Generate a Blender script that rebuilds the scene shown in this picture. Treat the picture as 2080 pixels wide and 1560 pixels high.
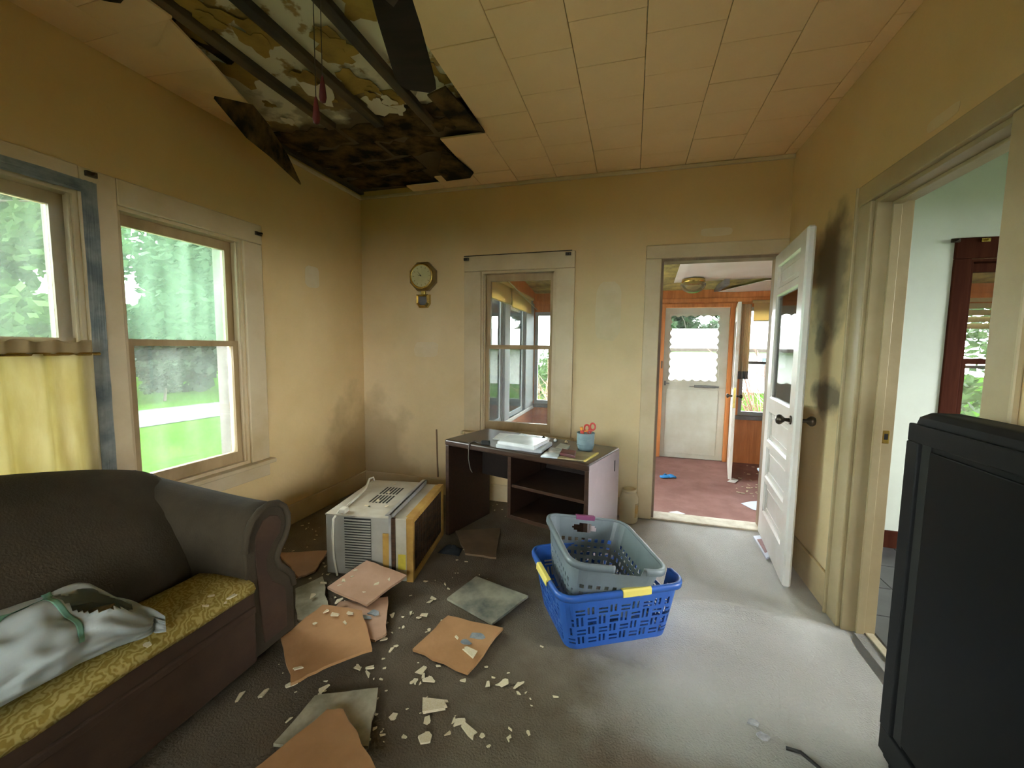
import bpy, bmesh, math, random
from mathutils import Vector, Matrix, noise as mnoise
random.seed(7)
S = bpy.context.scene
COL = S.collection
for o in list(bpy.data.objects): bpy.data.objects.remove(o)

# ------------------------------------------------------------------ camera
F, YAW, PIT, ROL, CH = 849.6, 0.2767, 0.0878, 0.0122, 1.3513
D, XL, XR, H = 3.4186, -2.4301, 1.034, 2.6974      # back wall, left wall, right wall, ceiling
fw = Vector((-math.sin(YAW)*math.cos(PIT), math.cos(YAW)*math.cos(PIT), -math.sin(PIT)))
rt0 = Vector((math.cos(YAW), math.sin(YAW), 0)); up0 = rt0.cross(fw)
rt = rt0*math.cos(ROL)+up0*math.sin(ROL); up = -rt0*math.sin(ROL)+up0*math.cos(ROL)
CAM = Vector((0, 0, CH))
cd = bpy.data.cameras.new('camera'); cam = bpy.data.objects.new('camera', cd); COL.objects.link(cam)
cd.sensor_width = 36; cd.lens = 36*F/2080; cd.clip_start = .02; cd.clip_end = 300
m = Matrix((rt, up, -fw)).transposed().to_4x4(); m.translation = CAM; cam.matrix_world = m
S.camera = cam
def at(u, v, x=None, y=None, z=None):
    d = fw*F+rt*(u-1040)+up*(780-v)
    t = (x-CAM.x)/d.x if x is not None else (y-CAM.y)/d.y if y is not None else (z-CAM.z)/d.z
    return CAM+d*t

# ------------------------------------------------------------------ sky, exposure
W = bpy.data.worlds.new('overcast'); S.world = W; W.use_nodes = True
bg = W.node_tree.nodes['Background']; bg.inputs[0].default_value = (.93, .98, 1.0, 1); bg.inputs[1].default_value = 33.0
S.view_settings.view_transform = 'Standard'; S.view_settings.look = 'None'
S.view_settings.gamma = 1; S.view_settings.use_curve_mapping = False
S.view_settings.exposure = 0.0
S.cycles.max_bounces = 14; S.cycles.diffuse_bounces = 7; S.cycles.transparent_max_bounces = 24
S.cycles.caustics_reflective = False; S.cycles.caustics_refractive = False

# ------------------------------------------------------------------ materials
MATS = {}
def ncol(c): return (c[0], c[1], c[2], 1)
def mat(name, c1, c2=None, scale=4, rough=.75, bump=0, bscale=None, metal=0, spec=.35, stretch=(1, 1, 1), lo=.38, hi=.62, detail=5, c3=None, c3pos=.8):
    if name in MATS: return MATS[name]
    M = bpy.data.materials.new(name); M.use_nodes = True; MATS[name] = M
    nt = M.node_tree; N = nt.nodes; L = nt.links; P = N['Principled BSDF']
    P.inputs['Roughness'].default_value = rough; P.inputs['Metallic'].default_value = metal
    P.inputs['Specular IOR Level'].default_value = spec
    P.inputs['Base Color'].default_value = ncol(c1)
    tc = N.new('ShaderNodeTexCoord'); mp = N.new('ShaderNodeMapping'); mp.inputs['Scale'].default_value = stretch
    L.new(tc.outputs['Object'], mp.inputs['Vector'])
    if c2:
        nz = N.new('ShaderNodeTexNoise'); nz.inputs['Scale'].default_value = scale; nz.inputs['Detail'].default_value = detail
        nz.inputs['Roughness'].default_value = .6
        L.new(mp.outputs[0], nz.inputs['Vector'])
        cr = N.new('ShaderNodeValToRGB'); e = cr.color_ramp.elements
        e[0].position = lo; e[0].color = ncol(c1); e[1].position = hi; e[1].color = ncol(c2)
        if c3: k = e.new(c3pos); k.color = ncol(c3)
        L.new(nz.outputs['Fac'], cr.inputs[0]); L.new(cr.outputs[0], P.inputs['Base Color'])
    if bump:
        nb = N.new('ShaderNodeTexNoise'); nb.inputs['Scale'].default_value = bscale or scale*6; nb.inputs['Detail'].default_value = 6
        L.new(mp.outputs[0], nb.inputs['Vector'])
        b = N.new('ShaderNodeBump'); b.inputs['Strength'].default_value = bump; b.inputs['Distance'].default_value = .01
        L.new(nb.outputs['Fac'], b.inputs['Height']); L.new(b.outputs[0], P.inputs['Normal'])
    return M
def overlay(M, col, fn):
    """lay one more colour over a material through a mask built by fn(nodes, links, position) -> socket"""
    nt = M.node_tree; N = nt.nodes; L = nt.links; P = N['Principled BSDF']
    g = N.new('ShaderNodeNewGeometry'); mask = fn(N, L, g.outputs['Position'])
    mx = N.new('ShaderNodeMix'); mx.data_type = 'RGBA'
    b = P.inputs['Base Color']
    if b.links: L.new(b.links[0].from_socket, mx.inputs[6])
    else: mx.inputs[6].default_value = b.default_value
    mx.inputs[7].default_value = ncol(col)
    L.new(mask, mx.inputs[0]); L.new(mx.outputs[2], b)
def blob_mask(center, radii, nscale=6, namp=.9, soft=.25, strength=1.0):
    def fn(N, L, pos):
        s = N.new('ShaderNodeVectorMath'); s.operation = 'SUBTRACT'; L.new(pos, s.inputs[0]); s.inputs[1].default_value = center
        d = N.new('ShaderNodeVectorMath'); d.operation = 'DIVIDE'; L.new(s.outputs[0], d.inputs[0]); d.inputs[1].default_value = radii
        ln = N.new('ShaderNodeVectorMath'); ln.operation = 'LENGTH'; L.new(d.outputs[0], ln.inputs[0])
        nz = N.new('ShaderNodeTexNoise'); nz.inputs['Scale'].default_value = nscale; nz.inputs['Detail'].default_value = 5; L.new(pos, nz.inputs['Vector'])
        ma = N.new('ShaderNodeMath'); ma.operation = 'MULTIPLY_ADD'; L.new(nz.outputs['Fac'], ma.inputs[0]); ma.inputs[1].default_value = namp; ma.inputs[2].default_value = -namp*.5
        ad = N.new('ShaderNodeMath'); ad.operation = 'ADD'; L.new(ln.outputs['Value'], ad.inputs[0]); L.new(ma.outputs[0], ad.inputs[1])
        mr = N.new('ShaderNodeMapRange'); L.new(ad.outputs[0], mr.inputs[0]); mr.inputs[1].default_value = 1+soft; mr.inputs[2].default_value = 1-soft
        mr.inputs[3].default_value = 0; mr.inputs[4].default_value = strength
        return mr.outputs[0]
    return fn
def pane_mat(name, haze, hazecol=(.85, .9, .85), tint=(.96, .98, .97), gloss=.06, streak=True):
    M = bpy.data.materials.new(name); M.use_nodes = True; MATS[name] = M
    nt = M.node_tree; N = nt.nodes; L = nt.links; N.remove(N['Principled BSDF'])
    out = N['Material Output']
    tr = N.new('ShaderNodeBsdfTransparent'); tr.inputs[0].default_value = ncol(tint)
    gl = N.new('ShaderNodeBsdfGlossy'); gl.inputs['Roughness'].default_value = .03
    m1 = N.new('ShaderNodeMixShader')
    fr = N.new('ShaderNodeFresnel'); fr.inputs[0].default_value = 1.5
    fm_ = N.new('ShaderNodeMath'); fm_.operation = 'MULTIPLY'; fm_.inputs[1].default_value = gloss/.05; L.new(fr.outputs[0], fm_.inputs[0]); L.new(fm_.outputs[0], m1.inputs[0])
    L.new(tr.outputs[0], m1.inputs[1]); L.new(gl.outputs[0], m1.inputs[2])
    tl = N.new('ShaderNodeBsdfTranslucent'); tl.inputs[0].default_value = ncol(hazecol)
    m2 = N.new('ShaderNodeMixShader'); L.new(m1.outputs[0], m2.inputs[1]); L.new(tl.outputs[0], m2.inputs[2])
    if streak:
        tc = N.new('ShaderNodeTexCoord'); mp = N.new('ShaderNodeMapping'); mp.inputs['Scale'].default_value = (14, 14, 1.6)
        nz = N.new('ShaderNodeTexNoise'); nz.inputs['Scale'].default_value = 1.3; nz.inputs['Detail'].default_value = 6
        mr = N.new('ShaderNodeMapRange'); mr.inputs[1].default_value = .3; mr.inputs[2].default_value = .75
        mr.inputs[3].default_value = haze*.55; mr.inputs[4].default_value = haze*1.6
        L.new(tc.outputs['Object'], mp.inputs[0]); L.new(mp.outputs[0], nz.inputs[0]); L.new(nz.outputs[0], mr.inputs[0]); L.new(mr.outputs[0], m2.inputs[0])
    else: m2.inputs[0].default_value = haze
    L.new(m2.outputs[0], out.inputs[0]); return M
def trans_mat(name, col, fac, rough=.8, c2=None, scale=6, stretch=(1, 1, 1)):
    """cloth / plastic film that lets light through: Principled mixed with Translucent"""
    M = mat(name, col, c2, scale, rough, stretch=stretch); nt = M.node_tree; N = nt.nodes; L = nt.links
    P = N['Principled BSDF']; P.inputs['Specular IOR Level'].default_value = .12; tl = N.new('ShaderNodeBsdfTranslucent'); tl.inputs[0].default_value = ncol(col)
    b = P.inputs['Base Color']
    if b.links: L.new(b.links[0].from_socket, tl.inputs[0])
    mx = N.new('ShaderNodeMixShader'); mx.inputs[0].default_value = fac
    L.new(P.outputs[0], mx.inputs[1]); L.new(tl.outputs[0], mx.inputs[2]); L.new(mx.outputs[0], N['Material Output'].inputs[0])
    return M

wallm = mat('stained_wall_paint', (.66, .505, .275), (.78, .62, .38), 1.3, .62, .12, 40, lo=.3, hi=.7)
walll = mat('stained_wall_paint_amber', (.66, .475, .22), (.77, .575, .30), 1.3, .62, .12, 40, lo=.3, hi=.7)  # same paint as the back wall, tinted warmer for bounced light
def smoke_mask(N, L, pos):
    sx = N.new('ShaderNodeSeparateXYZ'); L.new(pos, sx.inputs[0])
    nz = N.new('ShaderNodeTexNoise'); nz.inputs['Scale'].default_value = 1.4; nz.inputs['Detail'].default_value = 4; L.new(pos, nz.inputs['Vector'])
    ma = N.new('ShaderNodeMath'); ma.operation = 'MULTIPLY_ADD'; L.new(nz.outputs['Fac'], ma.inputs[0]); ma.inputs[1].default_value = .5; L.new(sx.outputs['Z'], ma.inputs[2])
    mr = N.new('ShaderNodeMapRange'); L.new(ma.outputs[0], mr.inputs[0]); mr.inputs[1].default_value = 1.75; mr.inputs[2].default_value = 2.95; mr.inputs[4].default_value = .7
    return mr.outputs[0]
for m_ in (wallm, walll): overlay(m_, (.60, .38, .13), smoke_mask)
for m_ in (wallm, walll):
    overlay(m_, (.20, .125, .045), blob_mask((XL+.05, D, .15), (.42, .6, .70), 4, 1.3, .2, .4))  # brown corner stain, with the corner's shade painted in towards the floor
wallr = mat('stained_wall_paint_mould', (.66, .50, .27), (.77, .61, .37), 1.3, .62, .12, 40, lo=.3, hi=.7)
overlay(wallr, (.60, .40, .15), smoke_mask)
for c_, r_, s_ in (((XR, 2.72, 1.75), (.3, .19, .35), .6), ((XR, 2.66, 1.1), (.3, .17, .10), .75), ((XR, 2.78, 1.42), (.3, .08, .09), .6)):
    overlay(wallr, (.05, .045, .045), blob_mask(c_, r_, 9, 1.1, .25, s_))
trimm = mat('old_cream_trim', (.64, .51, .32), (.50, .37, .19), 2.2, .42, .06, 30, spec=.5, lo=.42, hi=.75)
sashm = mat('worn_sash_wood', (.46, .33, .17), (.33, .22, .10), 5, .5, .1, 40, stretch=(1, 1, .3))
tilem = mat('yellowed_ceiling_tile', (.88, .63, .34), (.80, .55, .27), 1.6, .7, .05, 60, lo=.35, hi=.7)
tiledge = mat('fibre_tile_back', (.42, .24, .10), (.33, .18, .07), 4, .9, .15, 60)
plaster = mat('peeling_plaster', (.62, .57, .38), (.30, .20, .06), 3.4, .85, .3, 20, lo=.50, hi=.53, c3=(.18, .12, .04), c3pos=.66)
def rot_mask(N, L, pos):
    sx = N.new('ShaderNodeSeparateXYZ'); L.new(pos, sx.inputs[0])
    nz = N.new('ShaderNodeTexNoise'); nz.inputs['Scale'].default_value = 4; nz.inputs['Detail'].default_value = 6; L.new(pos, nz.inputs['Vector'])
    ma = N.new('ShaderNodeMath'); ma.operation = 'MULTIPLY_ADD'; L.new(nz.outputs['Fac'], ma.inputs[0]); ma.inputs[1].default_value = .5; L.new(sx.outputs['Y'], ma.inputs[2])
    mr = N.new('ShaderNodeMapRange'); L.new(ma.outputs[0], mr.inputs[0]); mr.inputs[1].default_value = 2.52; mr.inputs[2].default_value = 2.60; mr.inputs[4].default_value = .95
    return mr.outputs[0]
overlay(plaster, (.045, .03, .015), rot_mask)
overlay(plaster, (.13, .085, .035), blob_mask((-1.6, 2.8, H+.05), (.9, .7, .3), 11, 2.2, .15, .55))
rotten = mat('rotten_board', (.13, .08, .03), (.018, .015, .010), 7, 1, .4, 25, spec=.05, lo=.36, hi=.6)
stripm = mat('furring_strip', (.13, .085, .035), (.04, .03, .02), 5, .85, .2, 40, stretch=(1, .25, 1))
carpet = mat('dirty_carpet', (.115, .088, .058), (.20, .165, .12), 3.2, .95, .7, 130, spec=.1, lo=.3, hi=.7)
overlay(carpet, (.66, .65, .63), blob_mask((.56, 2.62, 0), (.66, 1.15, 1), 2.2, .9, .45, .9))  # worn pale carpet, brightened in colour for light from the porch
overlay(carpet, (.40, .38, .34), blob_mask((.62, 1.5, 0), (.45, .8, 1), 2.6, 1.0, .4, .8))  # grey spill of that doorway light, painted further into the room
overlay(carpet, (.15, .085, .05), blob_mask((.35, 1.25, 0), (.35, .14, 1), 4, 1.0, .4, .7))
overlay(carpet, (.09, .07, .045), blob_mask((-1.3, 1.1, 0), (.8, 1.0, 1), 3, 1.2, .4, .6))  # grimy carpet with the sofa's shade darkened into its colour
glass_w = pane_mat('dirty_glass', .020, (.8, .9, .82))
glass_u = pane_mat('hazy_green_glass', .050, (.62, .85, .64), (.80, .92, .82))
glass_c = pane_mat('dusty_glass', .018, (.85, .88, .85))
glass_l = pane_mat('veiled_glass', .035, (.85, .87, .86))
glass_p = pane_mat('clear_glass', .003, gloss=.05)
film = pane_mat('window_plastic_film', .026, (.75, .9, .75), (.9, .96, .9), .08)
tapem = mat('grey_duct_tape', (.10, .125, .13), (.27, .285, .26), 6, .6, .1, 60)
doorw = mat('white_gloss_door', (.78, .75, .72), (.70, .66, .60), 3, .25, .03, 20, spec=.5, lo=.45, hi=.7)
bronze = mat('dark_bronze', (.10, .08, .06), (.05, .04, .03), 8, .35, metal=.8)
brass = mat('brass', (.62, .46, .16), (.50, .36, .10), 6, .25, metal=1)
deskm = mat('walnut_laminate', (.050, .025, .015), (.034, .018, .011), 9, .28, .02, 30, spec=.5, stretch=(1, 6, 6))
deskdark = mat('dark_board', (.018, .013, .011), (.03, .02, .015), 5, .7)
deskside = mat('pale_laminate_side', (.42, .35, .36), (.36, .29, .30), 3, .3, spec=.5)
sofam = mat('brown_velvet', (.070, .054, .034), (.046, .036, .022), 2.5, .85, .25, 140, spec=.2)
sofab = mat('brown_sofa_base', (.075, .042, .024), (.055, .03, .018), 4, .75, .1, 60)
blk = mat('black_plastic', (.006, .0065, .0065), (.009, .0095, .0095), 8, .6, .03, 200, spec=.2)
scrn = mat('dark_screen', (.006, .0065, .0065), None, rough=.5, spec=.12)
blueP = mat('blue_plastic', (.025, .10, .38), (.02, .085, .33), 6, .38, spec=.5)
greyP = mat('grey_plastic', (.16, .19, .20), (.13, .155, .165), 6, .4, spec=.5)
yelP = mat('yellow_plastic', (.72, .60, .14), None, rough=.45)
pinkP = mat('plum_plastic', (.19, .05, .12), None, rough=.45)
acw = mat('off_white_metal', (.50, .46, .36), (.40, .35, .25), 5, .5, .03, 40, spec=.4)
acs = mat('grey_beige_metal', (.36, .34, .29), (.29, .27, .22), 4, .5, spec=.4)
acy = mat('yellowed_foam', (.45, .27, .06), (.34, .18, .04), 7, .85, .2, 60)
rust = mat('rusty_coil', (.07, .032, .012), (.03, .017, .009), 8, .8, .2, 60, stretch=(1, 1, 5))
slotm = mat('vent_slot_dark', (.02, .02, .018), None, rough=.8)
hard = mat('bare_hardboard', (.46, .25, .11), (.37, .19, .075), 3, .85, .1, 60)
hardp = mat('pinkish_hardboard', (.50, .31, .20), (.42, .25, .15), 4, .85, .1, 60)
tgrey = mat('mouldy_tile_face', (.36, .34, .24), (.10, .11, .09), 4.5, .75, .1, 30, lo=.4, hi=.66)
twhite = mat('dirty_tile_face', (.44, .40, .28), (.24, .22, .14), 7, .85, .15, 40)
flake = mat('plaster_chip', (.72, .64, .46), (.60, .50, .30), 30, .85)
paperm = mat('white_paper', (.78, .79, .78), (.66, .67, .66), 7, .45, .06, 25)
paperb = mat('printed_paper', (.74, .77, .80), (.45, .52, .60), 30, .5, lo=.5, hi=.62)
redb = mat('dark_red_cover', (.17, .035, .04), (.10, .03, .03), 8, .5)
tanp = mat('tan_notebook', (.42, .34, .18), (.30, .24, .13), 9, .6)
yedge = mat('yellow_edge', (.70, .58, .16), None, rough=.6)
crock = mat('blue_grey_crock', (.23, .31, .33), (.17, .24, .27), 12, .45, .05, 60)
redP = mat('red_plastic', (.55, .06, .05), None, rough=.35)
oranP = mat('orange_plastic', (.75, .33, .05), None, rough=.4)
steel = mat('steel', (.5, .5, .5), None, rough=.3, metal=1)
jugm = trans_mat('cream_jug_plastic', (.80, .70, .48), .3, .45)
bagm = trans_mat('white_bag_plastic', (.66, .70, .68), .35, .38, (.58, .63, .61), 5)
baggr = trans_mat('green_bag_print', (.26, .50, .36), .3, .4)
curt = trans_mat('yellowed_curtain', (.72, .63, .40), .52, .9, (.64, .54, .30), 7, (1, 5, .6))
curth = trans_mat('curtain_header', (.42, .31, .16), .22, .9)
seatm = None
fanm = mat('dark_fan_blade', (.020, .013, .007), (.028, .018, .010), 5, .75, spec=.1, stretch=(1, 6, 1))
cable_w = mat('white_cord', (.62, .58, .46), None, rough=.5)
cable_b = mat('black_cord', (.02, .018, .016), None, rough=.5)
pcarpet = mat('maroon_carpet', (.33, .18, .16), (.27, .145, .125), 5, .95, .4, 200, spec=.1)
panel_w = mat('orange_wood_panelling', (.62, .24, .075), (.48, .17, .05), 3, .45, .03, 30, stretch=(8, 8, .6))
insul = mat('yellow_insulation', (.56, .50, .18), (.30, .27, .12), 7, .95, .8, 30)
pceil = mat('white_ceiling_board', (.90, .88, .86), (.84, .81, .77), 3, .8, .05, 30)
alum = mat('white_storm_door', (.66, .66, .58), (.56, .54, .44), 2.2, .5, .03, 20)
grey_sill = mat('grey_sill', (.22, .22, .22), (.16, .16, .16), 5, .6)
shade_m = trans_mat('yellow_roller_shade', (.80, .66, .36), .45, .8)
gpost = mat('pale_grey_post', (.40, .44, .45), (.34, .37, .39), 3, .6)
mint = mat('pale_green_wall', (.62, .65, .57), (.56, .58, .50), 1.5, .5)
brownw = mat('red_brown_wood', (.060, .018, .010), (.042, .012, .007), 5, .7, spec=.02, stretch=(6, 6, .5))
dtile = mat('dark_floor_tile', (.075, .075, .075), (.055, .055, .055), 5, .35)
grout = mat('tile_grout', (.16, .16, .155), None, rough=.8)
lawn = mat('lawn_grass', (.014, .036, .0035), (.020, .047, .006), 1.1, 1, .3, 90, c3=(.026, .05, .009), spec=0)
road = mat('pale_gravel', (.05, .055, .05), (.038, .042, .039), 2, 1, spec=0)
leafm = trans_mat('tree_leaf', (.024, .050, .013), .4, .6, (.04, .070, .021), 1.5)
leafd = trans_mat('hedge_leaf', (.020, .036, .019), .4, .6, (.031, .050, .027), 1.5)
leaff = trans_mat('far_conifer', (.017, .036, .013), .3, .6, (.024, .048, .019), 1.5)
barkm = mat('bark', (.07, .055, .04), (.045, .035, .028), 8, .9, .4, 30, stretch=(4, 4, .6))
twigm = mat('reddish_twig', (.22, .12, .09), (.16, .10, .08), 6, .8)
siding = mat('white_siding', (.80, .80, .76), (.74, .74, .70), 2, .7)
roofm = mat('pale_shingle', (.62, .61, .60), (.54, .53, .52), 6, .85)
patchm = mat('pale_putty', (.72, .59, .39), (.68, .55, .34), 8, .6)
sheetm = mat('cream_shade_slat', (.70, .64, .42), (.62, .55, .33), 3, .7)
blueglove = mat('blue_glove', (.05, .30, .72), (.04, .25, .62), 8, .6)
bluebin = trans_mat('pale_blue_bin', (.50, .62, .82), .3, .4)
woodpull = mat('cherry_wood', (.075, .010, .006), (.03, .008, .006), 8, .6, spec=.15, stretch=(1, 1, .3))

def seat_material():
    M = mat('yellow_swirl_brocade', (.36, .27, .07), None, rough=.8, spec=.2); nt = M.node_tree; N = nt.nodes; L = nt.links; P = N['Principled BSDF']
    tc = N.new('ShaderNodeTexCoord'); w = N.new('ShaderNodeTexWave'); w.wave_type = 'RINGS'; w.rings_direction = 'Z'
    w.inputs['Scale'].default_value = 16; w.inputs['Distortion'].default_value = 16; w.inputs['Detail'].default_value = 2.5; w.inputs['Detail Scale'].default_value = 1.6
    L.new(tc.outputs['Object'], w.inputs['Vector'])
    cr = N.new('ShaderNodeValToRGB'); e = cr.color_ramp.elements
    e[0].position = .25; e[0].color = (.30, .215, .045, 1); e[1].position = .85; e[1].color = (.46, .36, .12, 1)
    L.new(w.outputs['Fac'], cr.inputs[0]); L.new(cr.outputs[0], P.inputs['Base Color'])
    b = N.new('ShaderNodeBump'); b.inputs['Strength'].default_value = .25; b.inputs['Distance'].default_value = .004
    L.new(w.outputs['Fac'], b.inputs['Height']); L.new(b.outputs[0], P.inputs['Normal']); return M
seatm = seat_material()

# ------------------------------------------------------------------ mesh helpers
class MB:
    def __init__(s): s.v = []; s.f = []
    def add(s, vs, fs):
        n = len(s.v); s.v += [tuple(p) for p in vs]; s.f += [tuple(i+n for i in q) for q in fs]; return s
    def box(s, x0, x1, y0, y1, z0, z1):
        if x0 > x1: x0, x1 = x1, x0
        if y0 > y1: y0, y1 = y1, y0
        if z0 > z1: z0, z1 = z1, z0
        return s.add([(x0, y0, z0), (x1, y0, z0), (x1, y1, z0), (x0, y1, z0), (x0, y0, z1), (x1, y0, z1), (x1, y1, z1), (x0, y1, z1)],
                     [(0, 3, 2, 1), (4, 5, 6, 7), (0, 1, 5, 4), (1, 2, 6, 5), (2, 3, 7, 6), (3, 0, 4, 7)])
    def slab(s, pts, off):
        """polygon (3d points) extruded by vector off"""
        n = len(pts); off = Vector(off); a = [Vector(p) for p in pts]; b = [p+off for p in a]
        return s.add(a+b, [tuple(range(n))[::-1], tuple(range(n, 2*n))]+[(i, (i+1) % n, n+(i+1) % n, n+i) for i in range(n)])
    def loft(s, rings, closed=True, caps=True):
        n = len(rings[0]); base = len(s.v)
        for r in rings: s.v += [tuple(p) for p in r]
        for i in range(len(rings)-1):
            for j in range(n if closed else n-1):
                k = (j+1) % n
                s.f.append((base+i*n+j, base+i*n+k, base+(i+1)*n+k, base+(i+1)*n+j))
        if caps and closed:
            s.f.append(tuple(base+j for j in range(n))[::-1]); s.f.append(tuple(base+(len(rings)-1)*n+j for j in range(n)))
        return s
    def tube(s, path, r, n=8, caps=True):
        path = [Vector(p) for p in path]; rings = []; prev = None
        for i, p in enumerate(path):
            t = (path[min(i+1, len(path)-1)]-path[max(i-1, 0)]).normalized()
            if prev is None: a = t.orthogonal().normalized()
            else: a = (prev-t*prev.dot(t)).normalized()
            prev = a; b = t.cross(a); rr = r[i] if isinstance(r, (list, tuple)) else r
            rings.append([p+(a*math.cos(q)+b*math.sin(q))*rr for q in (2*math.pi*j/n for j in range(n))])
        return s.loft(rings, True, caps)
    def lathe(s, prof, c=(0, 0, 0), n=24, axis='z', caps=True):
        rings = []
        for r, h in prof:
            ring = []
            for j in range(n):
                a = 2*math.pi*j/n; x, y = r*math.cos(a), r*math.sin(a)
                q = (x, y, h) if axis == 'z' else (x, h, y) if axis == 'y' else (h, x, y)
                ring.append(Vector(c)+Vector(q))
            rings.append(ring)
        return s.loft(rings, True, caps)
    def grid(s, fn, nu, nv):
        b = len(s.v)
        for i in range(nu+1):
            for j in range(nv+1): s.v.append(tuple(fn(i/nu, j/nv)))
        for i in range(nu):
            for j in range(nv):
                a = b+i*(nv+1)+j; s.f.append((a, a+1, a+nv+2, a+nv+1))
        return s
def mesh_of(name, mb):
    me = bpy.data.meshes.new(name); me.from_pydata(mb.v, [], mb.f); me.update()
    bm = bmesh.new(); bm.from_mesh(me); bmesh.ops.recalc_face_normals(bm, faces=bm.faces); bm.to_mesh(me); bm.free(); return me
def obj(name, mb, m, parent=None, bevel=0, smooth=False, solid=0, sub=0, loc=None, rot=None, segs=2):
    me = mb if isinstance(mb, bpy.types.Mesh) else mesh_of(name, mb)
    if not me.materials: me.materials.append(m)
    o = bpy.data.objects.new(name, me); COL.objects.link(o)
    if parent: o.parent = parent
    if loc is not None: o.location = loc
    if rot is not None: o.rotation_euler = rot
    if smooth:
        for p in me.polygons: p.use_smooth = True
    if solid: md = o.modifiers.new('thickness', 'SOLIDIFY'); md.thickness = solid; md.offset = 0
    if bevel: md = o.modifiers.new('bevel', 'BEVEL'); md.width = bevel; md.segments = segs; md.limit_method = 'ANGLE'; md.angle_limit = math.radians(40)
    if sub: md = o.modifiers.new('subdivision', 'SUBSURF'); md.levels = sub; md.render_levels = sub
    return o
def tag(o, label, cat=None, group=None, kind=None):
    o['label'] = label
    if cat: o['category'] = cat
    if group: o['group'] = group
    if kind: o['kind'] = kind
    return o
def thing(name, label, cat, loc=(0, 0, 0), rz=0, group=None, kind=None, rot=None):
    o = bpy.data.objects.new(name, None); COL.objects.link(o); o.empty_display_size = .1
    o.location = loc; o.rotation_euler = rot if rot is not None else (0, 0, rz); return tag(o, label, cat, group, kind)
def struct(name, mb, m, label, cat, **k): return tag(obj(name, mb, m, **k), label, cat, kind='structure')
def B(*a): return MB().box(*a)
def wall_mesh(axis, c0, c1, u0, u1, z0, z1, holes):
    """wall between planes c0/c1 on `axis`, spanning u0..u1 x z0..z1, with rectangular holes (ua,ub,za,zb)"""
    us = sorted({u0, u1, *[h[0] for h in holes], *[h[1] for h in holes]}); zs = sorted({z0, z1, *[h[2] for h in holes], *[h[3] for h in holes]})
    us = [u for u in us if u0 <= u <= u1]; zs = [z for z in zs if z0 <= z <= z1]
    solid = {}
    for i in range(len(us)-1):
        for j in range(len(zs)-1):
            cu, cz = (us[i]+us[i+1])/2, (zs[j]+zs[j+1])/2
            solid[i, j] = not any(h[0] < cu < h[1] and h[2] < cz < h[3] for h in holes)
    mb = MB()
    P = (lambda c, u, z: (c, u, z)) if axis == 'x' else (lambda c, u, z: (u, c, z))
    for (i, j), s in solid.items():
        if not s: continue
        a, b, c, d = us[i], us[i+1], zs[j], zs[j+1]
        for cc in (c0, c1): mb.add([P(cc, a, c), P(cc, b, c), P(cc, b, d), P(cc, a, d)], [(0, 1, 2, 3)])
        for di, dj, e in ((-1, 0, ((a, c), (a, d))), (1, 0, ((b, c), (b, d))), (0, -1, ((a, c), (b, c))), (0, 1, ((a, d), (b, d)))):
            if not solid.get((i+di, j+dj), False):
                (p, q), (r, t) = e; mb.add([P(c0, p, q), P(c1, p, q), P(c1, r, t), P(c0, r, t)], [(0, 1, 2, 3)])
    me = mesh_of('wall', mb); bm = bmesh.new(); bm.from_mesh(me); bmesh.ops.remove_doubles(bm, verts=bm.verts, dist=1e-5)
    bmesh.ops.recalc_face_normals(bm, faces=bm.faces); bm.to_mesh(me); bm.free(); return me

# ------------------------------------------------------------------ the room: floor, walls, ceiling
T = .13
fold = []
for a_, b_, hgt, sg in (((1335, 1222), (1640, 1262), .024, .045), ((1390, 1300), (1560, 1345), .010, .06), ((1180, 1430), (1400, 1450), .008, .08)):
    fold.append((at(*a_, z=0), at(*b_, z=0), hgt, sg))
def fz(x, y):
    z = 0
    for a_, b_, hgt, sg in fold:
        d = b_-a_; t = ((x-a_.x)*d.x+(y-a_.y)*d.y)/(d.x**2+d.y**2); tc = min(1, max(0, t)); px_, py_ = a_.x+d.x*tc, a_.y+d.y*tc
        py_ += .03*math.sin(tc*5); dd = math.hypot(x-px_, y-py_); z += hgt*math.exp(-(dd/sg)**2)*(.6+.4*math.sin(math.pi*min(1, max(0, t))))
    return z
def floor_mesh():
    mb = MB(); nx, ny = 120, 190; x0, x1, y0, y1 = XL-.1, XR+.105, -2.3, D+.05
    mb.grid(lambda a, b: (x0+(x1-x0)*a, y0+(y1-y0)*b, fz(x0+(x1-x0)*a, y0+(y1-y0)*b)), nx, ny)
    n = len(mb.v); rim = [i*(ny+1) for i in range(nx+1)]+[nx*(ny+1)+j for j in range(1, ny+1)]+[i*(ny+1)+ny for i in range(nx-1, -1, -1)]+[j for j in range(ny-1, 0, -1)]
    base = len(mb.v)
    for i in rim: v = mb.v[i]; mb.v.append((v[0], v[1], -.12))
    m_ = len(rim)
    for k in range(m_): mb.f.append((rim[k], rim[(k+1) % m_], base+(k+1) % m_, base+k))
    mb.f.append(tuple(range(base, base+m_))); return mb
struct('floor', floor_mesh(), carpet, 'dirty brown wall-to-wall carpet with pale worn walkway by the door', 'floor')
W1 = (.62, 1.338, .60, 2.03); W2 = (1.48, 2.163, .558, 2.013)           # left windows y0,y1,z0,z1
W3 = (-1.251, -.606, .611, 1.988); DO = (.195, .992, 0, 2.03)            # back window, back door
RO = (1.586, 2.315, 0, 2.03)                                              # opening in the right wall
ZT = H+.16
struct('wall_left', wall_mesh('x', XL, XL-T, -2.3, D+T, -.12, ZT, [W1, W2]), walll, 'stained cream left wall with two sash windows', 'wall')
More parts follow.
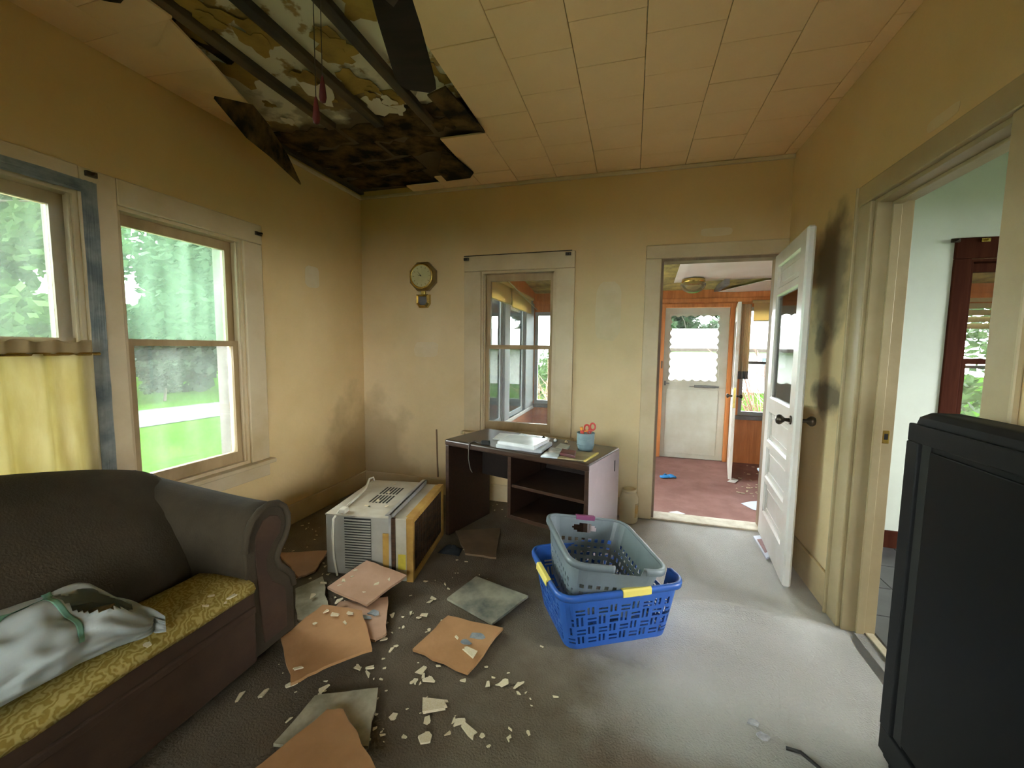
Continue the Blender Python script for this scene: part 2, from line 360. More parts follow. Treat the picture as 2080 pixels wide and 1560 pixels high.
struct('wall_back', wall_mesh('y', D, D+T, XL, 4.75, -.14, ZT, [W3, DO, (2.053, 2.75, .72, 1.946)]), wallm, 'stained cream back wall with clock, sash window and doorway', 'wall')
wr = struct('wall_right', wall_mesh('x', XR, XR+T, -2.3, D, -.12, ZT, [RO]), wallr, 'stained cream right wall with mould marks behind the open door', 'wall')
RW = [(-1.60, -.95, .75, 2.1), (-.30, .60, .75, 2.1)]  # rear windows added out of view to brighten the room
struct('wall_rear', wall_mesh('y', -2.3, -2.43, XL, 4.75, -.12, ZT, RW), wallm, 'plain cream wall behind the sofa end of the room', 'wall')
# old plaster ceiling above the tiles
ceil = struct('ceiling', B(XL-T, 4.75, -2.43, D+T, H+.045, H+.16), plaster, 'old ceiling with yellowed square tiles torn away around rotten plaster', 'ceiling')
PX, PY = .3165, .296
cols = []
x = -.6195
while x > XL: x -= PX
edges = []
while x < XR+PX: edges.append(x); x += PX
gap = .0012
def tile_mesh(w, d):
    mb = B(0, w, 0, d, 0, .012); me = mesh_of('tile', mb); me.materials.append(tilem); return me
def add_tile(x0, x1, y0, y1, dz=0, tilt=0):
    x0, x1 = max(x0, XL)+gap, min(x1, XR)-gap; y0 += gap; y1 = min(y1, D)-gap
    if x1-x0 < .02 or y1-y0 < .02: return
    k = (round(x1-x0, 3), round(y1-y0, 3))
    if k not in TILES:
        TILES[k] = tile_mesh(*k)
    o = obj('tile', TILES[k], tilem, ceil, bevel=.0025, loc=(x0, y0, H-dz), rot=(tilt, 0, 0))
TILES = {}
hole_to = {}
for i in range(len(edges)-1):
    xa, xb = edges[i], edges[i+1]; xm = (xa+xb)/2
    off = 1.998 if i % 2 == (edges.index(min(edges, key=lambda e: abs(e+.62))) % 2) else 1.85
    y = off-PY*30
    while y < -2.3: y += PY
    ys = y-PY
    # rows that are missing in this column
    if -1.26 < xm < -.93: miss = (.95, 2.615)
    elif -1.58 < xm < -1.25: miss = (.95, 3.17)
    elif -1.89 < xm < -1.56: miss = (.95, 3.285)
    elif -2.21 < xm < -1.88: miss = (1.405, 3.40)
    elif xm < -2.2: miss = (1.405, 3.42)
    else: miss = None
    while ys < D:
        a, b = max(ys, -2.3), min(ys+PY, D)
        dz = random.uniform(0, .002); tl = random.uniform(-.003, .003)
        if miss is None or b <= miss[0] or a >= miss[1]: add_tile(xa, xb, a, b, dz, tl)
        else:
            if a < miss[0]: add_tile(xa, xb, a, miss[0], dz)
            if b > miss[1]: add_tile(xa, xb, miss[1], b, dz)
        ys += PY
# furring strips in the torn area
for k, xs in enumerate((-1.872, -1.562, -1.243)):
    mb = MB(); n = 14
    for i in range(n):
        y0, y1 = .9+i*.105, .9+(i+1)*.105
    obj('furring_strip', B(xs-.028, xs+.028, .92, 2.36+.05*k, H+.012, H+.047), stripm, ceil, bevel=.003)
obj('furring_strip', B(XL+.01, XL+.05, 1.42, 3.4, H+.012, H+.047), stripm, ceil, bevel=.003)
for x0, x1, y0, y1 in ((-1.99, -1.88, 1.41, 1.78), (-2.40, -1.90, 2.36, 2.60), (-2.41, -1.75, 2.63, 2.88), (-2.41, -1.60, 2.90, 3.12), (-2.41, -1.65, 3.14, 3.36), (-1.86, -1.30, 2.42, 2.62), (-1.72, -1.28, 2.66, 2.86), (-1.55, -.97, 2.30, 2.43), (-1.26, -.96, 2.46, 2.58)):
    n = 8; top = []; bot = []
    for i in range(n+1):
        f = i/n; top.append((x0+(x1-x0)*f, y1+random.uniform(-.03, .03), H+.041)); bot.append((x0+(x1-x0)*f, y0+random.uniform(-.03, .03), H+.041))
    obj('rotten_board', MB().slab(bot+top[::-1], (0, 0, .003)), rotten, ceil)
# peeled lips of old plaster
random.seed(3)
ochre = mat('brown_peeled_paint', (.36, .235, .055), (.22, .14, .035), 6, .9, spec=.1)
for i in range(34):
    cx = random.choice((-1.72, -1.40, -1.10, -2.04))+random.uniform(-.08, .08); cy = random.uniform(1.15, 2.32); r = random.uniform(.025, .085); ph = random.uniform(0, 6)
    pts = []
    for j in range(18):
        a = 2*math.pi*j/18; q = r*(1+.25*math.sin(3*a+ph)+.18*math.sin(5*a+2*ph))*random.uniform(.88, 1.1)
        pts.append((cx+q*math.cos(a), cy+1.3*q*math.sin(a), H+.0425-i*.0004))
    obj('peeled_patch', MB().slab(pts, (0, 0, .002)), ochre if i % 4 else mat('pale_peeled_paint', (.66, .61, .44), None, rough=.9, spec=.1), ceil)
# sagging tiles along the left edge of the hole
P1, P2, P3, P4 = Vector((-1.905, 1.40, H)), Vector((-1.965, 1.65, 2.668)), Vector((-2.02, 1.895, 2.618)), Vector((-2.425, 2.53, H-.004))
wl_ = lambda y: Vector((XL+.004, y, H-.002))
for q in ((wl_(1.405), P1, P2, wl_(1.65)), (wl_(1.655), P2, P3, wl_(1.93)), (wl_(1.935), P3, P4)):
    obj('tile', MB().slab(q, (0, 0, .012)), tilem, ceil)
obj('torn_tile', MB().slab([at(434, 200, x=-1.96), at(512, 217, x=-1.99), at(545, 258, x=-2.06), at(584, 320, x=-2.17), at(610, 376, x=-2.20), at(550, 320, x=-2.10), at(500, 280, x=-2.03)], (.004, .002, .012)), rotten, ceil)
obj('torn_tile', MB().slab([at(868, 195, z=2.66), at(905, 178, z=2.69), at(980, 262, z=2.675), at(985, 270, z=2.69), at(930, 262, z=2.69)], (0, 0, .01)), rotten, ceil)
obj('torn_tile', MB().slab([at(900, 300, z=2.69), at(962, 352, z=2.67), at(955, 362, z=2.685), at(907, 368, z=2.69), at(890, 350, z=2.69)], (0, 0, .01)), rotten, ceil)
obj('torn_tile', MB().slab([at(188, -4, z=H-.004), at(256, -6, z=H-.004), at(245, 7, z=H-.004), at(222, 4, z=H-.004)], (0, 0, .003)), rotten, ceil)
# cornice bead and baseboards
for nm, mb in (('trim_1', B(XL, XR, D-.022, D, H-.03, H-.002)), ('trim_2', B(XL, XL+.02, 2.5, D-.022, H-.03, H-.002))):
    struct(nm, mb, trimm, 'thin ceiling bead along the '+('back' if nm == 'trim_1' else 'left')+' wall', 'trim', bevel=.006)
bbm = trimm
struct('baseboard_left', B(XL, XL+.018, -2.3, D, 0, .15), bbm, 'scuffed cream baseboard under the left windows', 'baseboard', bevel=.006)
struct('baseboard_back', MB().box(XL+.018, DO[0]-.115, D-.018, D, 0, .15), bbm, 'scuffed cream baseboard behind the desk', 'baseboard', bevel=.006)
bbr = struct('baseboard_right', B(XR-.018, XR, RO[1]+.105, D-.02, 0, .19), bbm, 'cream baseboard behind the open panelled door', 'baseboard', bevel=.006)
# pale patches on the walls
def patch(cx, cz, w, h, wall='y', par=None):
    pts = []
    for j in range(14):
        a = 2*math.pi*j/14; c, s = math.cos(a), math.sin(a)
        px = cx+w/2*math.copysign(abs(c)**.5, c)*random.uniform(.93, 1.04); pz = cz+h/2*math.copysign(abs(s)**.5, s)*random.uniform(.93, 1.04)
        pts.append((px, D-.0015, pz) if wall == 'y' else (XL+.0015, px, pz) if wall == 'l' else (XR-.0015, px, pz))
    off = {'y': (0, .001, 0), 'l': (-.001, 0, 0), 'r': (.001, 0, 0)}[wall]
    obj('putty_patch', MB().slab(pts, off), patchm, par)
wb = bpy.data.objects['wall_back']; wlft = bpy.data.objects['wall_left']
def wpt(u, v, **k): return at(u, v, **k)
p = wpt(1235, 632, y=D); patch(p.x, p.z, .20, .47, 'y', wb)
p = wpt(1455, 471, y=D); patch(p.x, p.z, .21, .06, 'y', wb)
p = wpt(866, 710, y=D); patch(p.x, p.z, .24, .14, 'y', wb)
p = wpt(634, 563, x=XL); patch(p.y, p.z, .16, .17, 'l', wlft)
p = wpt(1915, 240, x=XR); patch(p.y, p.z, .17, .045, 'r', wr)

# ------------------------------------------------------------------ windows
def make_window(name, label, loc, rz, w, h, meet, frame_m, sash_m, up_pane, lo_pane, casing=(.15, .15, .13), stool=True, ext=.10, rail=.035, st=.05):
    r = thing(name, label, 'window', loc, rz, kind='structure')
    cl_, cr_, ch_ = casing
    if cl_: obj('casing', B(-cl_, 0, -.02, 0, 0 if stool else -.1, h), frame_m, r, bevel=.005)
    if cr_: obj('casing', B(w, w+cr_, -.02, 0, 0 if stool else -.1, h), frame_m, r, bevel=.005)
    if ch_: obj('head_casing', B(-cl_, w+cr_, -.024, 0, h, h+ch_), frame_m, r, bevel=.006)
    obj('jamb', B(0, .018, 0, T, 0, h), frame_m, r); obj('jamb', B(w-.018, w, 0, T, 0, h), frame_m, r)
    obj('head_jamb', B(.018, w-.018, 0, T, h-.018, h), frame_m, r); obj('sill', B(.018, w-.018, 0, T+.03, -.005, .02), frame_m, r)
    for x0 in (.018, w-.03): obj('stop_bead', B(x0, x0+.012, .012, .028, .02, h-.018), frame_m, r, bevel=.003)
    if stool:
        obj('stool', B(-cl_-.02, w+cr_+.02, -.06, .012, -.028, 0), frame_m, r, bevel=.006)
        obj('apron', B(-cl_, w+cr_, -.018, 0, -.12, -.028), frame_m, r, bevel=.005)
    a, b = .018, w-.018
    def sash(nm, y0, z0, z1, tr, br):
        mb = MB().box(a, a+st, y0, y0+.034, z0, z1).box(b-st, b, y0, y0+.034, z0, z1).box(a+st, b-st, y0, y0+.034, z1-tr, z1).box(a+st, b-st, y0, y0+.034, z0, z0+br)
        o = obj(nm, mb, sash_m, r); return o
    us = sash('upper_sash', .066, meet-rail/2, h-.018, .055, rail)
    obj('pane', B(a+st, b-st, .081, .084, meet+rail/2, h-.073), up_pane, us)
    ls = sash('lower_sash', .030, .02, meet+rail/2, rail, .07)
    obj('pane', B(a+st, b-st, .045, .048, .09, meet-rail/2), lo_pane, ls)
    if ext:
        mb = MB().box(-.05, .012, T, T+ext, -.05, h+.05).box(w-.012, w+.05, T, T+ext, -.05, h+.05).box(.012, w-.012, T, T+ext, h-.012, h+.05).box(.012, w-.012, T, T+ext+.03, -.05, 0)
        obj('outer_frame', mb, mat('weathered_outer_frame', (.115, .108, .095), (.085, .078, .066), 5, .8, spec=.1), r)
    return r
win2 = make_window('window_1', 'hazy sash window with lawn view nearest the corner of the left wall', (XL, W2[0], W2[2]), math.pi/2, W2[1]-W2[0], W2[3]-W2[2], 1.352-W2[2], trimm, sashm, glass_u, glass_w, casing=(.0, .14, .125), st=.045)
obj('mullion_casing', B(-.142, 0, -.022, 0, -.03, W2[3]-W2[2]+.125), trimm, win2, bevel=.005)
win1 = make_window('window_2', 'plastic-covered sash window above the sofa, cut by the picture edge', (XL, W1[0], W1[2]), math.pi/2, W1[1]-W1[0], W1[3]-W1[2], 1.352-W1[2], trimm, sashm, film, film, casing=(.14, .0, .11), st=.05)
win3 = make_window('window_3', 'sash window above the desk looking into the porch', (W3[0], D, W3[2]), 0, W3[1]-W3[0], W3[3]-W3[2], 1.352-W3[2], trimm, sashm, glass_c, glass_l, casing=(.152, .15, .135), ext=0, st=.042)
win4 = make_window('window_4', 'red-brown sash window in the pale green side room', (2.053, D, .72), 0, .70, 1.226, .575, brownw, brownw, glass_c, glass_c, casing=(.09, .09, .13), ext=0, st=.035)
for k_, rw_ in enumerate(RW): make_window('window_%d' % (11+k_), ('narrower', 'wider')[k_]+' sash window in the wall facing the clock', (rw_[1], -2.3, rw_[2]), math.pi, rw_[1]-rw_[0], 1.35, .68, trimm, sashm, glass_c, glass_c, casing=(.11, .11, .12), st=.045)
# curtain rod brackets
def bracket(par, x, z, m): 
    obj('rod_bracket', MB().box(x-.022, x+.022, -.036, -.022, z-.012, z+.012).box(x-.004, x+.008, -.06, -.036, z-.006, z+.006), m, par, bevel=.002)
bracket(win2, .79, 1.52, bronze); bracket(win2, -.10, 1.555, bronze)
bracket(win3, -.13, 1.48, bronze); bracket(win3, .74, 1.485, bronze); bracket(win4, -.10, 1.34, bronze); bracket(win4, .05, 1.335, brass)
obj('curtain_rod', MB().tube([(-.15, -.03, 1.505), (.3, -.03, 1.508), (.77, -.03, 1.511)], .0035, 6), bronze, win3)
# plastic film, duct tape, half curtain on window 2
fl = thing('plastic_sheet', 'clear wrinkled plastic sheet taped over the window behind the sofa', 'plastic sheet', (XL, W1[0], W1[2]), math.pi/2)
ww, hh = W1[1]-W1[0], W1[3]-W1[2]
obj('film', MB().grid(lambda a, b: (.0+a*(ww), -.012+.006*mnoise.noise(Vector((a*4, b*7, 1)))+.003*mnoise.noise(Vector((a*19, b*15, 4))), b*hh), 40, 60), pane_mat('clear_film', .012, gloss=.04), fl, smooth=True)
def tape(x0, x1, z0, z1):
    n = 16; mb = MB()
    mb.grid(lambda a, b: (x0+(x1-x0)*a+.004*mnoise.noise(Vector((a*5, b*9, x0))), -.0245-.002*mnoise.noise(Vector((a*9, b*9, 2))), z0+(z1-z0)*b+.004*mnoise.noise(Vector((b*5, a*9, z0)))), n, n)
    obj('duct_tape', mb, tapem, fl, solid=.0012)
tape(ww+.002, ww+.062, -.03, hh+.05); tape(-.05, ww+.05, hh-.005, hh+.05); tape(-.062, -.002, -.03, hh+.05)
cu = thing('cafe_curtain', 'yellowed half-height curtain gathered on a rod behind the sofa', 'curtain', (XL+.055, W1[0]-.02, .60), math.pi/2)
cw, chh = ww+.0, 1.352-.60
def cfold(a, b):
    amp = .010+.012*(1-b); f = math.sin(a*34+1.6*math.sin(a*7))*amp+.006*math.sin(a*71+b*2)
    return (a*cw, f, b*chh)
obj('cloth', MB().grid(lambda a, b: cfold(a, b*.93), 120, 24), curt, cu, smooth=True, solid=.001)
obj('ruffle', MB().grid(lambda a, b: (a*cw, math.sin(a*60)*(.006+.007*b)-.001, chh*.93+b*(.055+.006*math.sin(a*40))), 160, 6), curth, cu, smooth=True, solid=.0015)
obj('curtain_rod', MB().tube([(-.03, .0, chh*.93-.002), (cw+.03, 0, chh*.93-.002)], .008, 8), brass, cu)

# ------------------------------------------------------------------ back doorway casing, open panelled door
dc = thing('trim_3', 'wide cream casing around the doorway to the porch', 'door frame', (DO[0], D, 0), 0, kind='structure')
dw = DO[1]-DO[0]
obj('casing', B(-.115, 0, -.022, 0, 0, DO[3]), trimm, dc, bevel=.006); obj('casing', B(dw, dw+.04, -.022, 0, 0, DO[3]), trimm, dc, bevel=.006)
obj('head_casing', B(-.115, dw+.04, -.026, 0, DO[3], DO[3]+.10), trimm, dc, bevel=.008)
jm = mat('dark_jamb', (.16, .10, .07), (.30, .22, .14), 6, .6, stretch=(1, 1, .2))
obj('jamb', B(0, .018, 0, T, 0, DO[3]), jm, dc); obj('jamb', B(dw-.018, dw, 0, T, 0, DO[3]), jm, dc); obj('head_jamb', B(.018, dw-.018, 0, T, DO[3]-.02, DO[3]), jm, dc)
obj('threshold', B(0, dw, -.01, T+.02, -.012, .012), mat('pale_threshold', (.62, .56, .42), (.45, .38, .26), 9, .6), dc, bevel=.004)
hx, hy = .990, 3.388; fx, fy = .911, 2.600
ang = math.atan2(fy-hy, fx-hx); LW = math.hypot(fx-hx, fy-hy)
dr = thing('door_1', 'white panelled door with glass pane standing open into the room', 'door', (hx, hy, .012), ang, kind='structure')
# local: X from hinge to free edge, Y+ points towards +x side of the room? visible face is at y=0-
TH = .042; DH = 2.0
panels = [(1.76, 1.90), (.72, .905), (.46, .655), (.205, .405)]; gl = (1.02, 1.70)
sa, sb = .125, LW-.125
zs = [0, .205, .405, .46, .655, .72, .905, 1.02, 1.70, 1.76, 1.90, DH]
frame_me = wall_mesh('y', -TH, 0, 0, LW, 0, DH, [(sa, sb, a, b) for a, b in panels+[gl]])
obj('frame', frame_me, doorw, dr, bevel=.010, segs=1)
for a, b in panels: 
    pn = obj('panel', B(sa, sb, -TH/2-.004, -TH/2+.004, a, b), doorw, dr)
    mb = MB()
    for (x0, x1, z0, z1) in ((sa+.03, sb-.03, a+.03, a+.036), (sa+.03, sb-.03, b-.036, b-.03), (sa+.03, sa+.036, a+.03, b-.03), (sb-.036, sb-.03, a+.03, b-.03)): mb.box(x0, x1, -TH/2-.009, -TH/2+.009, z0, z1)
    obj('raised_edge', mb, doorw, pn)
obj('pane', B(sa, sb, -TH/2-.002, -TH/2+.002, gl[0], gl[1]), glass_p, dr)
for s in (-1, 1):
    yb = 0 if s > 0 else -TH
    k = obj('knob', MB().lathe([(.004, yb+s*0.0), (.011, yb+s*.004), (.010, yb+s*.03), (.018, yb+s*.038), (.028, yb+s*.05), (.029, yb+s*.06), (.022, yb+s*.072), (.004, yb+s*.077)], (LW-.065, 0, .95), 20, 'y'), bronze, dr, smooth=True)
    obj('backplate', MB().lathe([(.004, yb+s*.001), (.026, yb+s*.001), (.024, yb+s*.007), (.004, yb+s*.009)], (LW-.065, 0, .95), 20, 'y'), bronze, k)
for z in (.25, 1.75): obj('hinge', MB().lathe([(.002, z-.05), (.008, z-.048), (.008, z+.048), (.002, z+.05)], (-.006, .006, 0), 10), bronze, dr)
for o in dr.children: pass

# ------------------------------------------------------------------ right opening: casing, jamb, stop, strike
trim4 = mat('grimy_cream_trim', (.45, .36, .21), (.36, .27, .14), 2.2, .45, .06, 30, spec=.4, lo=.42, hi=.75)  # cream trim copy, colour darkened to stand in for weaker light here
rc = thing('trim_4', 'cream casing and jamb of the opening to the side room', 'door frame', (XR, RO[1], 0), 0, kind='structure')
rw = RO[1]-RO[0]
obj('casing', B(-.022, 0, 0, .105, 0, RO[3]), trim4, rc, bevel=.006); obj('casing', B(-.022, 0, -rw-.105, -rw, 0, RO[3]), trim4, rc, bevel=.006)
obj('head_casing', B(-.026, 0, -rw-.105, .115, RO[3], RO[3]+.092), trim4, rc, bevel=.006)
obj('backband', B(-.034, 0, .105, .118, 0, RO[3]+.092), trim4, rc, bevel=.004)
obj('jamb', B(-.004, T+.004, -.018, 0, 0, RO[3]), trim4, rc, bevel=.002); obj('jamb', B(-.004, T+.004, -rw, -rw+.018, 0, RO[3]), trim4, rc, bevel=.002)
obj('head_jamb', B(-.004, T+.004, -rw+.018, -.018, RO[3]-.018, RO[3]), trim4, rc)
obj('door_stop', B(.052, .085, -.030, -.018, 0, RO[3]-.018), trim4, rc, bevel=.002); obj('door_stop', B(.052, .085, -rw+.018, -rw+.030, 0, RO[3]-.018), trim4, rc, bevel=.002)
obj('head_stop', B(.052, .085, -rw+.018, -.018, RO[3]-.032, RO[3]-.018), trim4, rc, bevel=.002)
sp = obj('strike_plate', B(.092, .118, -.0205, -.018, .93, .99), brass, rc, bevel=.002); obj('latch_hole', B(.098, .112, -.0212, -.0204, .948, .975), slotm, sp)
obj('threshold', B(.095, .128, -rw+.018, -.018, -.005, .006), mat('pale_threshold', (1, 1, 1)), rc, bevel=.002)

# ------------------------------------------------------------------ side room
struct('floor_side_room', B(XR+.07, 4.75, -2.3, D, -.12, -.006), grout, 'grout bed of the dark tiled side room floor', 'floor')
sf = bpy.data.objects['floor_side_room']; tme = None
for i in range(6):
    for j in range(8):
        if tme is None: tme = mesh_of('tile', B(.003, .302, .003, .302, -.006, .0)); tme.materials.append(dtile)
        o = obj('tile', tme, dtile, sf, bevel=.002, loc=(XR+T+.01+i*.305, D-.02-(j+1)*.305, 0))
struct('wall_side_back', B(XR+T, 2.053-.09, D-.006, D-.001, 0, ZT), mint, 'pale green side room wall beside the red-brown window', 'wall')
struct('wall_side_above', MB().box(1.963, 4.6, D-.006, D-.001, 2.08, ZT).box(2.85, 4.6, D-.006, D-.001, 0, 2.08).box(1.963, 2.85, D-.006, D-.001, 0, .58), mint, 'pale green side room wall around the red-brown window', 'wall')
struct('baseboard_side', B(XR+T, 4.6, D-.026, D-.006, 0, .12), brownw, 'red-brown baseboard in the side room', 'baseboard', bevel=.004)
struct('wall_side_right', wall_mesh('x', 4.6, 4.73, -2.3, D, -.12, ZT, [(.6, 2.6, .7, 2.2)]), mint, 'far pale green wall of the side room', 'wall')
struct('wall_side_left', wall_mesh('x', XR+T, XR+T+.004, -2.3, D-.006, 0, ZT, [(RO[0]-.11, RO[1]+.11, 0, RO[3]+.1)]), mint, 'pale green side room face of the dividing wall', 'wall')

# ------------------------------------------------------------------ porch
ZP, YP, XP = -.13, 6.02, -1.40
struct('floor_porch', B(XP-.1, 4.6, D+T, YP+.1, ZP-.1, ZP), pcarpet, 'dull maroon carpet on the porch floor', 'floor')
LWIN = [(3.66, 4.52, .50, 1.95), (4.76, 5.50, .50, 1.95)]
struct('wall_porch_left', wall_mesh('x', XP, XP-.045, D+T, YP+.1, ZP-.1, 2.6, LWIN), gpost, 'pale grey left porch wall with two windows', 'wall')
FW = [(-1.375, -.30, .525, 1.863), (.42, 1.21, ZP, 1.905), (1.36, 2.20, .50, 1.90), (2.45, 3.20, .50, 1.90), (3.45, 4.30, .50, 1.90)]
struct('wall_porch_far', wall_mesh('y', YP, YP+.1, XP, 4.6, ZP-.1, 2.6, FW), panel_w, 'orange wood-panelled far porch wall with storm door and windows', 'wall')
struct('wall_porch_right', B(4.5, 4.6, D+T, YP, ZP-.1, 2.6), panel_w, 'panelled end wall of the porch', 'wall')
struct('wall_porch_house', wall_mesh('y', D+T+.001, D+T+.012, XP, 4.5, ZP, 2.6, [(W3[0]-.01, W3[1]+.01, W3[2]-.01, W3[3]+.01), (DO[0], DO[1], ZP, DO[3]), (2.05, 2.76, .71, 1.95)]), siding, 'white house siding on the porch side', 'wall')
zc = lambda y: 2.45-.13*(y-3.55)
pc = struct('ceiling_porch', MB().slab([(XP-.1, D+T, zc(D+T)), (4.6, D+T, zc(D+T)), (4.6, YP+.1, zc(YP+.1)), (XP-.1, YP+.1, zc(YP+.1))], (0, 0, .12)), insul, 'porch ceiling of yellow insulation with drooping white boards', 'ceiling')
def board(x0, x1, y0, y1, droop, wob):
    mb = MB().grid(lambda a, b: (x0+(x1-x0)*a, y0+(y1-y0)*b, zc(y0+(y1-y0)*b)-.02-droop*(b**3)*(1-.4*a)-wob*(.5+.5*math.sin(a*5+b*2))), 16, 16)
    obj('ceiling_board', mb, pceil, pc, solid=.008, smooth=True)
board(.46, 2.2, 3.58, 5.45, .015, .02); board(-1.3, .40, 3.6, 4.2, .03, .02)
obj('ceiling_board', MB().slab([(1.25, YP-.02, zc(YP)-.04), (1.05, YP-.02, zc(YP)-.035), (1.45, 5.50, zc(5.5)-.05), (2.3, 5.35, zc(5.35)-.03), (2.3, YP-.02, zc(YP)-.02)], (0, 0, .008)), pceil, pc)
obj('ceiling_joist', B(1.0, 1.06, 5.40, YP, 2.10, 2.16), grey_sill, pc)
struct('trim_5', MB().box(XP, 4.5, YP-.02, YP, 1.965, 2.02), panel_w, 'orange wood head board above the porch windows', 'trim', bevel=.004)
# porch windows
def simple_window(name, label, axis, c, u0, u1, z0, z1, rail, m, pane=True, post=None):
    r = thing(name, label, 'window', (0, 0, 0), 0, kind='structure')
    Pb = (lambda a, b, d0, d1, e, f: B(a, b, c+d0, c+d1, e, f)) if axis == 'y' else (lambda a, b, d0, d1, e, f: B(c-d1*.5, c-d0*.5, a, b, e, f))
    for a, b, e, f in ((u0, u0+.045, z0, z1), (u1-.045, u1, z0, z1)): obj('stile', Pb(a, b, .02, .07, e, f), m, r)
    obj('top_rail', Pb(u0+.045, u1-.045, .02, .07, z1-.05, z1), m, r); obj('bottom_rail', Pb(u0+.045, u1-.045, .02, .07, z0, z0+.05), m, r)
    if rail: obj('meeting_rail', Pb(u0+.045, u1-.045, .02, .06, rail-.018, rail+.018), grey_sill, r)
    obj('pane', Pb(u0+.045, u1-.045, .04, .044, z0+.05, z1-.05), glass_p, r)
    obj('sill', Pb(u0-.04, u1+.04, -.05, .02, z0-.05, z0), grey_sill, r, bevel=.004)
    return r
simple_window('window_5', 'porch window at the left end of the far porch wall', 'y', YP, *FW[0], None, gpost)
simple_window('window_6', 'porch window right of the storm door with dark meeting rail', 'y', YP, *FW[2], 1.19, gpost)
simple_window('window_7', 'porch window beyond the side room, nearer one', 'y', YP, *FW[3], 1.19, gpost)
simple_window('window_8', 'porch window beyond the side room, far one', 'y', YP, *FW[4], 1.19, gpost)
simple_window('window_9', 'tall narrow window in the left porch wall nearest the house', 'x', XP, *LWIN[0], None, gpost)
simple_window('window_10', 'tall narrow window in the left porch wall nearest the corner', 'x', XP, *LWIN[1], None, gpost)
for y0, y1 in ((4.54, 4.74), (5.52, 5.98)):
    struct('trim_6' if y0 < 5 else 'trim_7', B(XP, XP+.025, y0, y1, .50, 1.98), gpost, 'pale grey board between the left porch windows' if y0 < 5 else 'pale grey board in the porch corner', 'trim', bevel=.004)
struct('trim_10', B(XP, XP+.03, D+T+.02, YP-.02, 2.03, 2.30), panel_w, 'orange wood beam above the left porch windows', 'trim', bevel=.004)
struct('trim_11', B(XP, XP+.012, D+T+.02, YP-.02, ZP, .455), panel_w, 'orange wood panelling under the left porch windows', 'trim')
struct('trim_8', B(XP, XP+.03, D+T+.02, YP, .455, .50), siding, 'pale ledge under the left porch windows', 'trim', bevel=.004)
# roller shades
def rshade(label, mk, x0, x1, ztop, zbot):
    t = thing('roller_shade', label, 'window shade', mk(x0, -.035, zbot), 0, group='roller shades on the porch windows')
    o = Vector(mk(x0, -.035, zbot)); L = lambda a, d, z: Vector(mk(a, d, z))-o
    obj('cloth', MB().slab([L(x0, -.035, zbot), L(x1, -.035, zbot), L(x1, -.03, ztop), L(x0, -.03, ztop)], L(x0, -.032, zbot)-L(x0, -.035, zbot)), shade_m, t)
    obj('roller', MB().tube([L(x0-.02, -.045, ztop), L(x1+.02, -.045, ztop)], .022, 10), shade_m, t, smooth=True)
    obj('hem_bar', MB().tube([L(x0, -.036, zbot), L(x1, -.036, zbot)], .008, 6), sheetm, t)
mky = lambda a, d, z: (a, YP+d, z); mkx = lambda a, d, z: (XP-d, a, z)
rshade('yellow roller shade on the porch window right of the storm door', mky, 1.47, 2.22, 1.96, 1.72)
rshade('yellow roller shade on the left porch window nearest the house', mkx, 3.70, 4.75, 2.05, 1.84)
rshade('yellow roller shade on the left porch window nearest the corner', mkx, 4.78, 5.75, 2.02, 1.82)
for k, (a, b) in enumerate(((2.4, 3.25), (3.4, 4.35))):
    t = thing('slatted_blind', ('cream slatted blind at the top of the nearer window beyond the side room', 'cream slatted blind at the top of the far window beyond the side room')[k], 'blind', (a, YP-.04, 1.62), 0, group='slatted blinds seen through the side room')
    for j in range(5): obj('slat', MB().slab([(0, 0, j*.075), (b-a, 0, j*.075), (b-a, .028, j*.075+.062), (0, .028, j*.075+.062)], (0, .004, 0)), sheetm, t)
tag(obj('curtain_line', MB().tube([(XP+.09, 3.8, 2.14), (XP+.08, 5.0, 2.0), (XP+.06, 6.0, 1.895)], .006, 6), cable_w), 'thin pale rod sloping along the left porch windows', 'rod')
# storm door
sd = thing('door_2', 'white storm door with scalloped glass edge at the far end of the porch', 'door', (.42, YP+.02, ZP), 0, kind='structure')
SW, SH = .79, 2.03
gz0, gz1, gx0, gx1 = 1.045, 1.945, .06, .69
obj('frame', wall_mesh('y', 0, .035, 0, SW, 0, SH, [(gx0, gx1, gz0, gz1)]), alum, sd, bevel=.003)
obj('pane', B(gx0, gx1, .016, .019, gz0, gz1), glass_p, sd)
def scallop(p0, p1, inward, n):
    p0, p1, q = Vector(p0), Vector(p1), Vector(inward); pts = [p0, ]
    k = n*8
    for i in range(k+1):
        f = i/k; pts.append(p0.lerp(p1, f)+q*(.016+.026*(1-abs(math.sin(math.pi*n*f)))))
    pts.append(p1); return pts
for a, b, q, n in (((gx0, .008, gz0), (gx0, .008, gz1), (1, 0, 0), 9), ((gx1, .008, gz0), (gx1, .008, gz1), (-1, 0, 0), 9), ((gx0, .0075, gz0), (gx1, .0075, gz0), (0, 0, 1), 6), ((gx0, .0075, gz1), (gx1, .0075, gz1), (0, 0, -1), 6)):
    obj('scalloped_trim', MB().slab(scallop(a, b, q, n), (0, .006, 0)), alum, sd)
obj('kick_panel', B(.05, .70, -.006, 0, .06, .94), alum, sd, bevel=.004)
cl = obj('door_closer', MB().tube([(.40, -.03, .99), (.66, -.03, .99)], .016, 10), grey_sill, sd)
obj('closer_rod', MB().tube([(.34, -.03, .99), (.40, -.03, .99)], .006, 6), steel, cl); obj('closer_bracket', B(.66, .70, -.035, 0, .98, 1.0), grey_sill, cl)
obj('latch_handle', MB().box(.02, .045, -.02, 0, .99, 1.05).tube([(.03, -.03, 1.02), (.085, -.035, 1.02)], .007, 6), grey_sill, sd)
